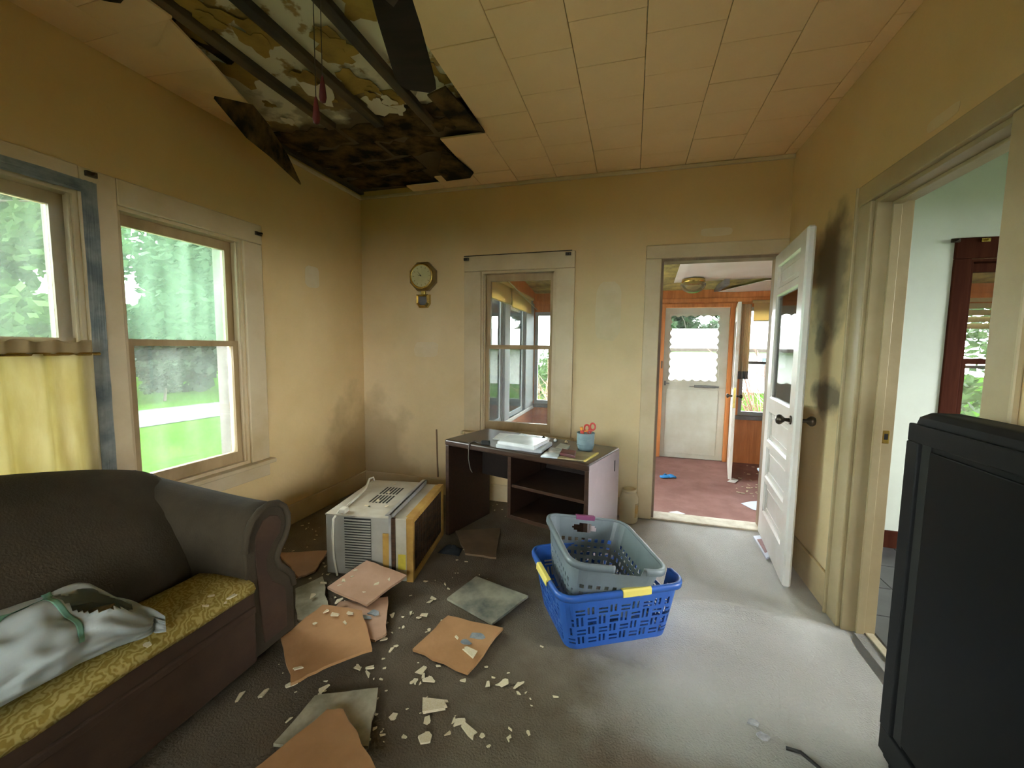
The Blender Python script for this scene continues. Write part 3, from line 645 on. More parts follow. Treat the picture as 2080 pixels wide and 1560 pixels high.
dtr = thing('trim_9', 'orange wood frame around the storm door', 'door frame', (.42, YP, ZP), 0, kind='structure')
for a, b in ((-.05, 0), (SW, SW+.05)): obj('casing', B(a, b, -.02, 0, 0, SH+.05), panel_w, dtr, bevel=.003)
obj('head_casing', B(0, SW, -.02, 0, SH, SH+.05), panel_w, dtr, bevel=.003)
obj('hinge', B(-.03, -.012, -.026, -.018, 1.22, 1.32), bronze, dtr)
# inner porch door standing open, seen edge-on
a_ = math.atan2(5.16-5.99, 1.108-1.262)
d3 = thing('door_3', 'peeling white wooden door swung open beside the storm door', 'door', (1.262, 5.99, ZP+.01), a_, kind='structure')
obj('leaf', wall_mesh('y', 0, .036, 0, .84, 0, 2.0, [(.12, .72, 1.0, 1.8)]), mat('peeling_white_door', (.72, .70, .64), (.50, .33, .20), 6, .6, .1, 30, stretch=(1, 1, .4), lo=.5, hi=.68), d3, bevel=.003)
obj('pane', B(.12, .72, .016, .02, 1.0, 1.8), glass_p, d3)
for s, y0 in ((-1, 0), (1, .036)): obj('knob', MB().lathe([(.004, y0), (.012, y0+s*.004), (.01, y0+s*.03), (.025, y0+s*.045), (.025, y0+s*.058), (.004, y0+s*.066)], (.78, 0, .95), 16, 'y'), bronze, d3, smooth=True)
obj('brass_edge_plate', B(.84, .8415, .006, .03, .82, 1.05), brass, d3)
# narrow curtain beside the porch window
pcn = thing('side_curtain', 'narrow beige curtain hanging between storm door and porch window', 'curtain', (1.29, YP-.06, .98), 0)
obj('cloth', MB().grid(lambda a, b: (a*.15, .018*math.sin(a*22), b*.95), 40, 6), trans_mat('beige_curtain', (.78, .66, .46), .35, .9), pcn, smooth=True, solid=.001)
obj('dark_border', MB().grid(lambda a, b: (a*.15, .0185*math.sin(a*22)-.003, .0+b*.10), 40, 3), grey_sill, pcn, solid=.001)
# porch ceiling lamp
pl_ = at(1408, 578, y=5.36); lz = zc(5.36)-.045
lamp = thing('ceiling_lamp', 'glass dome ceiling lamp with brass collar on the porch', 'lamp', (pl_.x, 5.36, lz))
obj('brass_collar', MB().lathe([(.10, .0), (.125, -.004), (.13, -.03), (.122, -.052), (.10, -.055)], (0, 0, 0), 28), brass, lamp, smooth=True)
obj('glass_dome', MB().lathe([(.135, -.05), (.140, -.065), (.13, -.10), (.10, -.135), (.05, -.158), (.004, -.165)], (0, 0, 0), 28, caps=False), pane_mat('frosted_dome', .22, (.9, .9, .85), gloss=.08, streak=False), lamp, smooth=True)
# things on the porch floor
def glove(name, label, c, m):
    t = thing(name, label, 'glove', (c.x, c.y, ZP), .4)
    mb = MB().loft([[Vector((x*1.0, w*math.cos(q), .012+.012*math.sin(q))) for q in [2*math.pi*j/10 for j in range(10)]] for x, w in ((-.07, .02), (-.06, .038), (-.02, .045), (.02, .042), (.045, .03))])
    obj('palm', mb, m, t, smooth=True)
    for k in range(4): obj('finger', MB().tube([(.03, -.03+k*.02, .014), (.07, -.036+k*.024, .02), (.10+.01*(k % 2), -.04+k*.027, .010)], [.011, .011, .008], 8), m, t, smooth=True)
    obj('thumb', MB().tube([(-.01, .035, .012), (.015, .062, .018), (.04, .072, .012)], [.012, .012, .009], 8), m, t, smooth=True)
glove('rubber_glove', 'crumpled bright blue glove on the maroon porch carpet', at(1353, 970, z=ZP), blueglove)
def crumple(name, label, cat, pts, z, m, group=None, th=.002):
    c = sum((Vector(p) for p in pts), Vector())/len(pts); c.z = z
    o = obj(name, MB().slab([Vector((p[0]-c.x, p[1]-c.y, .001+random.uniform(0, .008))) for p in pts], (0, 0, th)), m, loc=c); return tag(o, label, cat, group)
def px(pts, z): return [at(u, v, z=z) for u, v in pts]
crumple('paper_sheet', 'small white card beside the peeling porch door', 'paper', px(((1477, 979), (1488, 972), (1500, 976), (1493, 983)), ZP), ZP, paperm)
crumple('paper_sheet', 'pale blue torn paper lying by the white door on the porch', 'paper', px(((1505, 1024), (1525, 1020), (1545, 1018), (1550, 1040), (1530, 1036)), ZP), ZP, mat('pale_blue_paper', (.60, .70, .88), None, rough=.6))
crumple('paper_scrap', 'long pale paper scrap just inside the porch threshold', 'paper', px(((1358, 1042), (1375, 1040), (1392, 1046), (1380, 1047)), ZP), ZP, paperm)
random.seed(11)
fm = [mesh_of('plaster_flake', MB().slab([(random.uniform(.7, 1.1)*.5*math.cos(a), random.uniform(.6, 1.1)*.5*math.sin(a), 0) for a in sorted(random.uniform(0, 6.28) for _ in range(7))], (.03, .02, .12))) for _ in range(8)]
for me in fm: me.materials.append(flake)
def flk(x, y, z, s, label, group, tilt=.25):
    o = obj('plaster_flake', random.choice(fm), flake, loc=(x, y, z+.004), rot=(random.uniform(-tilt, tilt)*.4, random.uniform(-tilt, tilt)*.4, random.uniform(0, 6.28)))
    o.scale = (s*random.uniform(.8, 1.3), s*random.uniform(.5, 1), s*.8); tag(o, label, 'debris', group)
for i in range(26):
    u, v = random.uniform(1490, 1548), random.uniform(945, 1010); q = at(u, v, z=ZP); flk(q.x, q.y, ZP, random.uniform(.02, .06), 'small pale plaster flake scattered on the porch carpet', 'plaster flakes on the porch carpet')
bn = thing('plastic_bin', 'pale blue plastic bin on the porch floor half hidden by the white door', 'bin', (at(1541, 1020, y=4.53).x+.135, 4.53, ZP))
rr = lambda w, d, z, r=.04: [Vector((sx*(w-r)+r*math.cos(a), sy*(d-r)+r*math.sin(a), z)) for sx, sy, a0 in ((1, 1, 0), (-1, 1, 90), (-1, -1, 180), (1, -1, 270)) for a in [math.radians(a0+k*22.5) for k in range(5)]]
obj('body', MB().loft([rr(.10, .08, .004), rr(.13, .105, .30), rr(.126, .101, .298), rr(.097, .077, .01)], True, True), bluebin, bn)
obj('rim', MB().loft([rr(.129, .104, .285), rr(.145, .12, .290), rr(.145, .12, .302), rr(.127, .102, .304)], True, False), bluebin, bn)
for i in range(6):
    u = 1335+i*36+random.uniform(-8, 8); q = at(u, 1062+i*3.2, z=0)
tag(obj('frayed_carpet_edge', MB().slab([(DO[0]+.02+i*.02, D+T+.03+random.uniform(-.018, .018), ZP+.001) for i in range(37)]+[(DO[1]-.02, D+T+.012, ZP+.001), (DO[0]+.02, D+T+.012, ZP+.001)], (0, 0, .012)), mat('frayed_maroon', (.13, .05, .045), (.22, .10, .085), 20, .95)), 'frayed dark edge of the maroon carpet at the threshold', 'carpet edge')

# ------------------------------------------------------------------ outdoors
gnd = MB(); 
gnd.grid(lambda a, b: (-70+a*130, -40+b*110, -.55-.02*max(0, (-40+b*110)-6)-.006*max(0, -(-70+a*130)-6)), 26, 22)
struct('ground', gnd, lawn, 'bright green lawn around the house', 'lawn')
struct('road', MB().grid(lambda a, b: (-13.9+3.1*a, -30+66*b, -.55-.02*max(0, -36+66*b)-.006*max(0, 13.9-3.1*a-6)+.008), 6, 30) if True else MB().slab([(-13.9, -30, -.592), (-10.8, -30, -.573), (-10.8, 6, -.573), (-13.9, 6, -.592)], (0, 0, .001)), road, 'pale gravel drive beyond the lawn', 'road')
struct('path_side', B(-5.6, XL-T, -12, 9, -.62, -.535), mat('pale_concrete', (.55, .53, .48), (.46, .44, .40), 2, .95, spec=0), 'pale concrete drive along the window side of the house', 'path')  # added unseen slab, throws sky light up through the left windows
def leaf_cloud(name, label, base, height, rx, n, lm, seed, size=.22, trunk=.16, cat='tree', group=None, low=.25):
    rnd = random.Random(seed); t = thing(name, label, cat, base, 0, group)
    tr = MB().tube([(0, 0, -.3), (.05, .03, height*.25), (-.04, .06, height*.5), (0, 0, height*.8)], [trunk, trunk*.8, trunk*.55, trunk*.2], 8)
    for i in range(7):
        a = rnd.uniform(0, 6.28); z0 = height*rnd.uniform(.25, .6); L_ = rx*rnd.uniform(.5, .9)
        tr.tube([(0, 0, z0), (L_*.5*math.cos(a), L_*.5*math.sin(a), z0+L_*.35), (L_*math.cos(a), L_*math.sin(a), z0+L_*.5)], [trunk*.4, trunk*.25, trunk*.08], 5)
    obj('trunk', tr, barkm, t, smooth=True)
    cl_ = [(rnd.uniform(-.7, .7)*rx, rnd.uniform(-.7, .7)*rx, height*rnd.uniform(low, .92), rx*rnd.uniform(.28, .5)) for _ in range(16)]
    mb = MB()
    for _ in range(n):
        cx, cy, cz, r = rnd.choice(cl_); d = Vector((rnd.gauss(0, 1), rnd.gauss(0, 1), rnd.gauss(0, .8))).normalized()*r*rnd.uniform(.55, 1.05)
        p = Vector((cx, cy, cz))+d; s = size*rnd.uniform(.6, 1.4); u_ = Vector((rnd.gauss(0, 1), rnd.gauss(0, 1), rnd.gauss(0, .6))).normalized(); w_ = u_.orthogonal().normalized()
        mb.add([p-u_*s*.5, p+w_*s*.28, p+u_*s*.5, p-w_*s*.28], [(0, 1, 2, 3)])
    o = obj('foliage', mb, lm, t); o['kind'] = 'stuff'; return t
leaf_cloud('leafy_tree', 'dark leafy tree seen hazily through the window nearest the corner', (-19, 14.6, -.65), 9.0, 3.1, 9000, leafd, 1, .40, low=.1)
leaf_cloud('leafy_tree', 'broad green tree seen through the plastic-covered window', (-18.5, 7.0, -.65), 9.0, 3.1, 9000, leafm, 3, .40, low=.1)
leaf_cloud('leafy_tree', 'tall pale green tree standing behind the gap between the nearer trees', (-26.5, 10.8, -.7), 11, 3.4, 8000, leafm, 2, .5, low=.05)
leaf_cloud('leafy_tree', 'farthest green tree at the right of the lawn view', (-27.5, 19.8, -.7), 11, 3.4, 8000, leafd, 4, .5, low=.05)
leaf_cloud('round_bush', 'grey-green rounded bush beyond the pale drive', (-15.9, 10.8, -.62), 1.3, .75, 1300, leafd, 5, .16, .05, 'bush', low=.3)
leaf_cloud('round_bush', 'low bush at the far end of the pale drive', (-14.7, 12.9, -.62), 1.0, .75, 1000, leafd, 6, .16, .05, 'bush', low=.3)
leaf_cloud('porch_shrub', 'bright green shrub outside the left end of the far porch wall', (-2.05, 10.7, -.65), 2.0, .8, 1500, leafm, 7, .10, .03, 'bush', low=.35)
leaf_cloud('porch_shrub', 'light green shrub outside the left porch windows', (-3.6, 6.4, -.6), 1.7, .9, 1400, leafm, 8, .11, .03, 'bush', low=.3)
leaf_cloud('leafy_tree', 'green tree behind the white neighbouring house', (4.8, 41, -1.3), 9.5, 4.4, 14000, leaff, 9, .7, low=.3)
leaf_cloud('leafy_tree', 'green tree behind the right end of the neighbouring house', (16.5, 42, -1.3), 10, 4.4, 14000, leaff, 10, .7, low=.3)
leaf_cloud('leafy_tree', 'green tree seen through the side room window', (9.5, 14, -.8), 6.5, 3.0, 4200, leafm, 12, .26, low=.1)
def twig_shrub(label, base, seed, h=2.6, n=26):
    rnd = random.Random(seed); t = thing('bare_shrub', label, 'shrub', base, 0, 'bare twiggy shrubs outside the porch'); mb = MB()
    for i in range(n):
        a = rnd.uniform(0, 6.28); L_ = rnd.uniform(.6, 1)*h; s = rnd.uniform(.2, .5); p = []
        for k in range(6): f = k/5; p.append(Vector((math.cos(a)*s*L_*f**1.3, math.sin(a)*s*L_*f**1.3, L_*f*(1-.12*f)))+Vector((rnd.uniform(-.03, .03), rnd.uniform(-.03, .03), 0)))
        mb.tube(p, [.016, .013, .011, .009, .006, .003], 5)
        for k in (2, 3, 4):
            for _ in range(2):
                b = rnd.uniform(0, 6.28); l = rnd.uniform(.25, .6); mb.tube([p[k], p[k]+Vector((math.cos(b)*l*.5, math.sin(b)*l*.5, l*.25)), p[k]+Vector((math.cos(b)*l, math.sin(b)*l, l*.6))], [.006, .005, .002], 4)
    obj('branches', mb, twigm, t)
twig_shrub('bare reddish shrub outside the window right of the storm door', (2.25, 8.0, -.65), 21, 2.9, 30)
twig_shrub('bare reddish shrub outside the left end of the far porch wall', (-1.45, 7.45, -.6), 22, 2.3, 16)
nh = thing('neighbour_house', 'white house with pale roof across the street', 'house', (5, 27, -1.0))
obj('wall', B(-9, 9, -2, 6, 0, 2.4), siding, nh)
obj('roof', MB().slab([(-9.6, -2.7, 2.36), (-9.6, 2, 3.66), (-9.6, 6.7, 2.36)], (19.2, 0, 0)), roofm, nh)
obj('eave_board', B(-9.6, 9.6, -2.72, -2.66, 2.24, 2.42), mat('tan_eave', (.028, .02, .013), None), nh)
for wx in (-4.6, 1.6): w_ = obj('window', B(wx, wx+.8, -2.04, -1.98, .9, 2.0), siding, nh); obj('pane', B(wx+.06, wx+.74, -2.06, -2.035, .96, 1.94), mat('dark_pane', (.10, .13, .15), None, rough=.15), w_)

# ------------------------------------------------------------------ sofa
sf_ = thing('sofa', 'brown camelback sofa with rolled arms, cushions missing, below the windows', 'sofa', (-1.92, .55, 0))
so = Vector((-1.92, .55, 0))
LF_ = lambda x, y, z: Vector((x, y, z))-so
YA, YB = -.40, 1.49             # outer ends of the arms
def ztop(y): return .735+.16*max(0, math.sin(math.pi*(y+.32)/(1.42+.32)))**.8 if -.32 < y < 1.42 else .735
ring = []
ys_ = [-.32+1.74*i/28 for i in range(29)]
for y in ys_:
    zt = ztop(y); prof = [(-1.73, .30), (-1.735, .40), (-1.80, .52), (-1.90, .52+(zt-.52)*.45), (-2.00, zt-.12), (-2.07, zt-.035), (-2.13, zt-.004), (-2.20, zt), (-2.27, zt-.02), (-2.32, zt-.07), (-2.34, zt-.16), (-2.35, .30)]
    ring.append([LF_(px_+.008*mnoise.noise(Vector((px_*6, y*5, 3))), y, pz_+.006*mnoise.noise(Vector((px_*5, y*4, 8)))) for px_, pz_ in prof])
obj('backrest', MB().loft(ring), sofam, sf_, smooth=True, sub=1)
# rolled arm: section in y-z, swept along x from back to front
sec = [(1.255, .30), (1.25, .42), (1.25, .52), (1.258, .59), (1.285, .638), (1.325, .668), (1.37, .678), (1.415, .668), (1.448, .64), (1.466, .595), (1.464, .545), (1.445, .50), (1.412, .465), (1.398, .43), (1.41, .39), (1.445, .35), (1.478, .31), (1.488, .26), (1.488, .05), (1.27, .05)]
def arm(mir):
    rings = []; n = 12
    for i in range(n+1):
        f = i/n; x_ = -2.30+(-1.465+2.30)*f; rise = .065*(1-f)**1.5-.0*f
        rings.append([LF_(x_, (y if not mir else (YA+YB)-y), z+(rise if z > .34 else 0)*min(1, (z-.34)/.2 if z > .34 else 0)+.004*mnoise.noise(Vector((x_*5, y*9, z*9)))) for y, z in sec])
    obj('arm', MB().loft(rings), sofam, sf_, smooth=True)
    fy_ = lambda y: y if not mir else (YA+YB)-y
    # front scroll panel with a raised roll around it
    pan = [LF_(-1.468, fy_(y), z) for y, z in sec]; pn = obj('front_panel', MB().slab(pan, (.016, 0, 0)), sofam, sf_, bevel=.006)
    inner = [(1.30, .36), (1.292, .50), (1.30, .57), (1.335, .62), (1.37, .63), (1.41, .615), (1.43, .58), (1.42, .535), (1.375, .50), (1.345, .45), (1.345, .40), (1.37, .34), (1.43, .285), (1.44, .25), (1.44, .09), (1.32, .09)]
    obj('scroll_welt', MB().tube([LF_(-1.45, fy_(y), z) for y, z in sec[2:18]], .014, 8), sofam, pn, smooth=True)
    obj('scroll_inset', MB().slab([LF_(-1.452, fy_(y), z) for y, z in inner], (.006, 0, 0)), sofab, pn, bevel=.003)
arm(False); arm(True)
seat = []
for i in range(33):
    y = -.16+1.42*i/32
    seat.append([LF_(px_, y, pz_+.012*mnoise.noise(Vector((px_*7, y*4, 2)))) for px_, pz_ in ((-1.78, .36), (-1.70, .395), (-1.62, .405), (-1.52, .41), (-1.46, .408), (-1.425, .395), (-1.415, .375), (-1.425, .355), (-1.60, .34), (-1.78, .33))])
obj('seat_deck', MB().loft(seat), seatm, sf_, smooth=True)
obj('front_rail', B(-1.50-so.x, -1.43-so.x, -.18-so.y, 1.27-so.y, .05, .365), sofab, sf_, bevel=.012, segs=3)
obj('rail_moulding', B(-1.435-so.x, -1.418-so.x, -.17-so.y, 1.262-so.y, .27, .30), sofab, sf_, bevel=.006)
obj('base_frame', B(-2.33-so.x, -1.50-so.x, -.30-so.y, 1.40-so.y, .05, .34), sofab, sf_)
for x_ in (-1.55, -2.25):
    for y in (-.30, 1.40): obj('foot', MB().lathe([(.02, 0), (.028, .01), (.032, .055)], LF_(x_, y, 0), 12), sofab, sf_)
# ------------------------------------------------------------------ plastic bag on the sofa
bagc = Vector((-1.595, .66, .408)); bag = thing('plastic_bag', 'white plastic grocery bag with green print lying open on the sofa seat', 'bag', bagc)
def bagpt(a, b):
    # a: along the bag (0 closed end, 1 mouth); b: around
    th = 2*math.pi*b; L_ = -.24+.56*a
    w = .17*math.sin(math.pi*min(1, (.10+a*.95)))**.45*(1 if a < .8 else 1-.18*(a-.8)/.2); hgt = (.185*math.sin(math.pi*(.10+.72*a))**.7)*(1 if a < .75 else 1-.75*(a-.75)/.25)
    wr = .016*mnoise.noise(Vector((a*9, math.cos(th)*2.2, math.sin(th)*2.2)))+.020*mnoise.noise(Vector((a*3.5+3, math.cos(th)*1.5, math.sin(th)*4)))+.006*math.sin(th*9+a*14)
    y = L_; x_ = (w+wr)*math.cos(th); z = .012+max(0, (hgt+wr)*(.5+.5*math.sin(th)) if True else 0)
    # turn the mouth towards +x
    ang_ = .55*a*a; c, s = math.cos(-ang_), math.sin(-ang_)
    return Vector((x_*c-y*s, x_*s+y*c, z))
bm_ = MB(); nu, nv = 60, 72
hole = set()
for i in range(nu):
    for j in range(nv):
        a, b = (i+.5)/nu, (j+.5)/nv
        if .60 < a < .86 and abs(b-.25) < .115*math.sin(math.pi*(a-.60)/.26)**.6+.01: hole.add((i, j))
pts_ = [[bagpt(i/nu, j/nv) for j in range(nv)] for i in range(nu+1)]
bm_.v = [tuple(p) for r in pts_ for p in r]
bm_.f = [(i*nv+j, i*nv+(j+1) % nv, (i+1)*nv+(j+1) % nv, (i+1)*nv+j) for i in range(nu) for j in range(nv) if (i, j) not in hole]
obj('bag_skin', bm_, bagm, bag, smooth=True, solid=.0012)
gp = MB().grid(lambda a, b: bagpt(.575+.03*a+.02*math.sin(b*9), .02+.44*b)+Vector((0, 0, .0035)), 4, 40); obj('green_band', gp, baggr, bag, smooth=True, solid=.0008)
gp = MB().grid(lambda a, b: bagpt(.30+.30*b, .21+.02*a+.08*b)+Vector((0, 0, .0035)), 3, 30); obj('green_band', gp, baggr, bag, smooth=True, solid=.0008)
crp = Vector((.0, .17, .05))
tag(obj('crumpled_paper', MB().slab([(-.06, -.05, 0), (.03, -.06, .02), (.07, .0, .01), (.04, .06, .025), (-.04, .05, .0)], (.01, 0, .03)), mat('brown_wrapper', (.36, .25, .12), (.50, .42, .28), 14, .7), loc=bagc+Vector((-.02, .16, .055))), 'crumpled brown wrapper inside the plastic bag', 'wrapper')

# ------------------------------------------------------------------ television
tv = thing('television', 'large black television cabinet standing at the right picture edge', 'television', (.845, 1.005, 0))
TW = .56
obj('cabinet', MB().loft([[(0, -TW, z), (0, TW, z), (.10, TW+.0, z), (.165, TW-.10, z), (.165, -TW+.1, z), (.10, -TW, z)] for z in (.02, 1.12)]+[[(0.004, -TW+.012, 1.155), (0.004, TW-.012, 1.155), (.10, TW-.015, 1.155), (.155, TW-.11, 1.15), (.155, -TW+.11, 1.15), (.10, -TW+.015, 1.155)], [(0.02, -TW+.035, 1.172), (0.02, TW-.035, 1.172), (.09, TW-.04, 1.172), (.13, TW-.13, 1.165), (.13, -TW+.13, 1.165), (.09, -TW+.04, 1.172)]]), blk, tv, bevel=.006)
obj('screen', B(-.010, -.002, -TW+.075, TW-.095, .15, 1.065), scrn, tv, bevel=.004)
obj('bezel', B(-.014, .001, -TW, TW, 1.08, 1.135), blk, tv, bevel=.004); obj('bezel', B(-.014, .001, -TW, TW, .05, .135), blk, tv, bevel=.004)
obj('bezel_side', B(-.016, .001, TW-.055, TW, .135, 1.08), blk, tv, bevel=.004); obj('bezel_side', B(-.016, .001, -TW, -TW+.05, .135, 1.08), blk, tv, bevel=.004)
obj('screen_groove', B(-.005, .001, TW-.095, TW-.055, .135, 1.08), slotm, tv)
obj('plinth', B(.01, .14, -TW+.02, TW-.02, 0, .03), blk, tv)

# ------------------------------------------------------------------ desk
DA = -.309; dk = thing('desk', 'dark walnut laminate desk with open shelves below the back window', 'desk', (-1.244, 2.659, 0), DA)
dW, dD, dH = 1.089, .50, .702
obj('top', B(0, dW, 0, dD, dH-.045, dH), deskm, dk, bevel=.012, segs=4)
obj('side_panel', B(0, .03, .01, dD, 0, dH-.045), deskm, dk, bevel=.003)
rs = obj('side_panel', B(dW-.03, dW-.002, .01, dD, 0, dH-.045), deskm, dk, bevel=.003)
obj('pale_veneer', B(dW-.002, dW+.001, .008, dD, 0, dH-.012), deskside, rs); obj('grommet_slot', B(dW+.0005, dW+.002, dD-.09, dD-.075, dH-.14, dH-.07), slotm, rs)
obj('divider', B(.525, .55, .02, dD, .25, dH-.045), deskm, dk, bevel=.002)
obj('shelf', B(.55, dW-.03, .03, dD-.01, .455, .475), deskm, dk, bevel=.002); obj('bottom_shelf', B(.55, dW-.03, .02, dD, .25, .275), deskm, dk, bevel=.002)
obj('modesty_panel', B(.03, .55, dD-.10, dD-.085, .36, dH-.045), deskdark, dk); obj('shelf_back', B(.55, dW-.03, dD-.012, dD, .275, dH-.045), deskdark, dk)
def dl(x_, y, z=0): # desk-local to world
    return Vector((-1.244+x_*math.cos(DA)-y*math.sin(DA), 2.659+x_*math.sin(DA)+y*math.cos(DA), dH+z))
def desk_at(u, v): p = at(u, v, z=dH); return p
def packet(name, label, cat, corners, h, m, z=0, soft=.010, m2=None, noise_=.003):
    pts = [at(u, v, z=dH+z) for u, v in corners]; c = sum(pts, Vector())/4; rings = []
    for f, s in ((0, .97), (.25, 1.0), (.75, 1.0), (1, .96)):
        r = []
        for k in range(4):
            for t_ in (0, .25, .5, .75):
                p = pts[k].lerp(pts[(k+1) % 4], t_)-c; r.append(Vector((p.x*s, p.y*s, f*h+noise_*mnoise.noise(Vector((p.x*20, p.y*20, f*3))))))
        rings.append(r)
    return tag(obj(name, MB().loft(rings), m, loc=(c.x, c.y, dH+z), bevel=.002), label, cat)
packet('mailer_packet', 'thick white padded mailer, lower one of the pile on the desk', 'packet', ((1007, 910), (1030, 895), (1122, 906), (1100, 922)), .030, mat('grey_white_plastic', (.60, .63, .64), (.50, .53, .54), 9, .3, .15, 30))
packet('mailer_packet', 'glossy white mailer on top of the pile on the desk', 'packet', ((1010, 903), (1035, 890), (1116, 899), (1085, 915)), .026, mat('glossy_white_plastic', (.80, .81, .82), (.68, .70, .71), 9, .22, .15, 30), .032)
packet('magazine', 'shiny printed envelope leaning on the right of the mailers', 'paper', ((1098, 929), (1119, 911), (1145, 914), (1132, 932)), .010, mat('shiny_print', (.66, .72, .78), (.40, .46, .50), 14, .22), .003)
packet('paperback_book', 'small dark red book lying right of the mailers', 'book', ((1137, 925), (1142, 916), (1170, 921), (1168, 932)), .018, redb, .009)
nb_ = packet('notebook', 'tan notebook with yellow edge near the right front of the desk', 'notebook', ((1130, 932), (1160, 918), (1216, 922), (1190, 938)), .008, tanp, .0)
packet('paper_stack', 'loose white papers spread along the back of the desk', 'paper', ((1000, 893), (1015, 880), (1055, 884), (1042, 896)), .006, paperm)
packet('paper_stack', 'printed sheets behind the mailers below the window', 'paper', ((1048, 887), (1058, 882), (1118, 893), (1108, 900)), .008, paperb, .003)
packet('clear_tray', 'pale clear plastic packet behind the shiny envelope', 'packet', ((1128, 912), (1138, 903), (1158, 908), (1152, 916)), .012, mat('pale_clear_plastic', (.55, .60, .58), None, rough=.2), .0)
nbc = [at(1190, 938, z=dH), at(1216, 922, z=dH)]
obj('page_edge', MB().slab([nbc[0]-nb_.location, nbc[1]-nb_.location, nbc[1]+Vector((-.012, -.004, 0))-nb_.location, nbc[0]+Vector((-.012, -.004, 0))-nb_.location], (0, 0, .0095)), yedge, nb_)
# crock with scissors
cp = at(1189, 913, z=dH); ck = thing('pencil_crock', 'blue-grey ceramic crock holding scissors at the right rear of the desk', 'pot', (cp.x, cp.y, dH))
obj('pot', MB().lathe([(.004, .002), (.046, 0), (.052, .02), (.055, .06), (.056, .105), (.058, .11), (.054, .112), (.050, .105), (.048, .02), (.004, .012)], (0, 0, 0), 28), crock, ck, smooth=True)
for z in (.035, .07): obj('rib', MB().lathe([(.0545, z-.003), (.0575, z), (.0545, z+.003)], (0, 0, 0), 28, caps=False), crock, ck, smooth=True)
sc = thing('scissors', 'red-handled scissors standing in the blue-grey crock', 'scissors', (cp.x+.02, cp.y, dH+.03))
for s, dx in ((-1, -.014), (1, .022)):
    loop = [(dx+.016*math.cos(a), 0, .115+.022*math.sin(a)+.006*s) for a in [2*math.pi*j/16 for j in range(17)]]
    obj('handle_loop', MB().tube(loop, .0055, 8, False), redP, sc, smooth=True); obj('shank', MB().tube([(dx*.7, 0, .095), (0, 0, .06)], .005, 6), redP, sc); obj('blade', MB().slab([(-.002+s*.002, 0, -.02), (.006*s, 0, -.01), (.005*s, 0, .07), (-.004*s, 0, .07)], (0, .002, 0)), steel, sc)
hg = thing('glue_stick', 'red and orange capped tube standing in the crock beside the scissors', 'tube', (cp.x-.018, cp.y-.005, dH+.03))
obj('tube_body', MB().tube([(0, 0, 0), (-.006, 0, .095)], .012, 12), redP, hg); obj('tube_cap', MB().tube([(-.0062, 0, .096), (-.012, 0, .115)], .010, 12), oranP, hg)
mk = thing('marker_pen', 'orange marker lying across the rim of the crock', 'pen', (cp.x-.035, cp.y, dH+.112)); obj('barrel', MB().tube([(0, 0, 0), (.05, .0, .012)], .006, 10), oranP, mk); obj('cap', MB().tube([(.05, 0, .012), (.068, 0, .016)], .0066, 10), redP, mk)
# black adapter with cord hanging over the front edge
ad = thing('power_adapter', 'black charger with a cord drooping over the desk front', 'charger', desk_at(985, 903))
obj('brick', MB().loft([[Vector((a*.5, b*.5, 0)) for a, b in ((-.05, -.03), (.07, -.02), (.07, .03), (-.05, .03))], [Vector((a*.46, b*.46, .028)) for a, b in ((-.05, -.03), (.07, -.02), (.07, .03), (-.05, .03))]]), cable_b, ad, bevel=.004)
o_ = desk_at(985, 903); fe = lambda u, v, z: at(u, v, y=None, x=None, z=z)-o_
e1 = dl(.235, -.004); path = [Vector((-.02, 0, .012)), Vector((-.05, .01, .006)), dl(.22, .06, .005)-o_, dl(.225, .0, .006)-o_, dl(.23, -.012, -.03)-o_, dl(.228, -.012, -.10)-o_, dl(.245, -.012, -.17)-o_, dl(.262, -.014, -.19)-o_]
obj('cord', MB().tube(path, .004, 6), mat('grey_cord', (.10, .09, .08), None), ad, smooth=True)
for k, (u, v, lab, m_) in enumerate(((1104, 892, 'small dark bottle cap by the papers at the back of the desk', cable_b), (1128, 897, 'little pale knick-knack at the rear edge of the desk', paperm), (1150, 900, 'small brown trinket at the rear edge of the desk', tanp), (941, 882, 'tiny brown peg on the left rear of the desk', tanp))):
    q = at(u, v, z=dH); tag(obj('trinket', MB().lathe([(.004, 0), (.012, .001), (.013, .012), (.008, .018), (.003, .022)], (0, 0, 0), 12), m_, loc=(q.x, q.y, dH), smooth=True), lab, 'trinket')

# ------------------------------------------------------------------ clock
ck0 = at(862, 563, y=D); clk = thing('wall_clock', 'octagonal brass wall clock with pendulum box on the back wall', 'clock', (ck0.x, D, ck0.z))
octo = lambda r, y, n=8, ph=math.pi/8, sz=1: [Vector((r*math.cos(2*math.pi*j/n+ph), y, sz*r*math.sin(2*math.pi*j/n+ph))) for j in range(n)]
obj('case', MB().loft([octo(.135, 0), octo(.135, -.035), octo(.118, -.05), octo(.10, -.052), octo(.10, 0)], True, True), mat('wood_brass_case', (.16, .09, .025), (.24, .15, .04), 8, .35), clk)
obj('bezel', MB().lathe([(.092, -.050), (.108, -.052), (.112, -.060), (.104, -.066), (.094, -.062)], (0, 0, 0), 36, 'y', False), brass, clk, smooth=True)
fc = obj('dial', MB().lathe([(.002, -.056), (.098, -.056), (.098, -.052), (.002, -.052)], (0, 0, 0), 36, 'y'), mat('cream_dial', (.62, .58, .30), (.55, .51, .25), 10, .5), clk)
tk = MB()
for h_ in range(12):
    a = h_*math.pi/6; c, s = math.sin(a), math.cos(a); tk.slab([(c*.070-s*.002, -.0575, s*.070+c*.002), (c*.070+s*.002, -.0575, s*.070-c*.002), (c*.084+s*.002, -.0575, s*.084-c*.002), (c*.084-s*.002, -.0575, s*.084+c*.002)], (0, .001, 0))
obj('hour_marks', tk, mat('dial_print', (.22, .18, .06), None), fc)
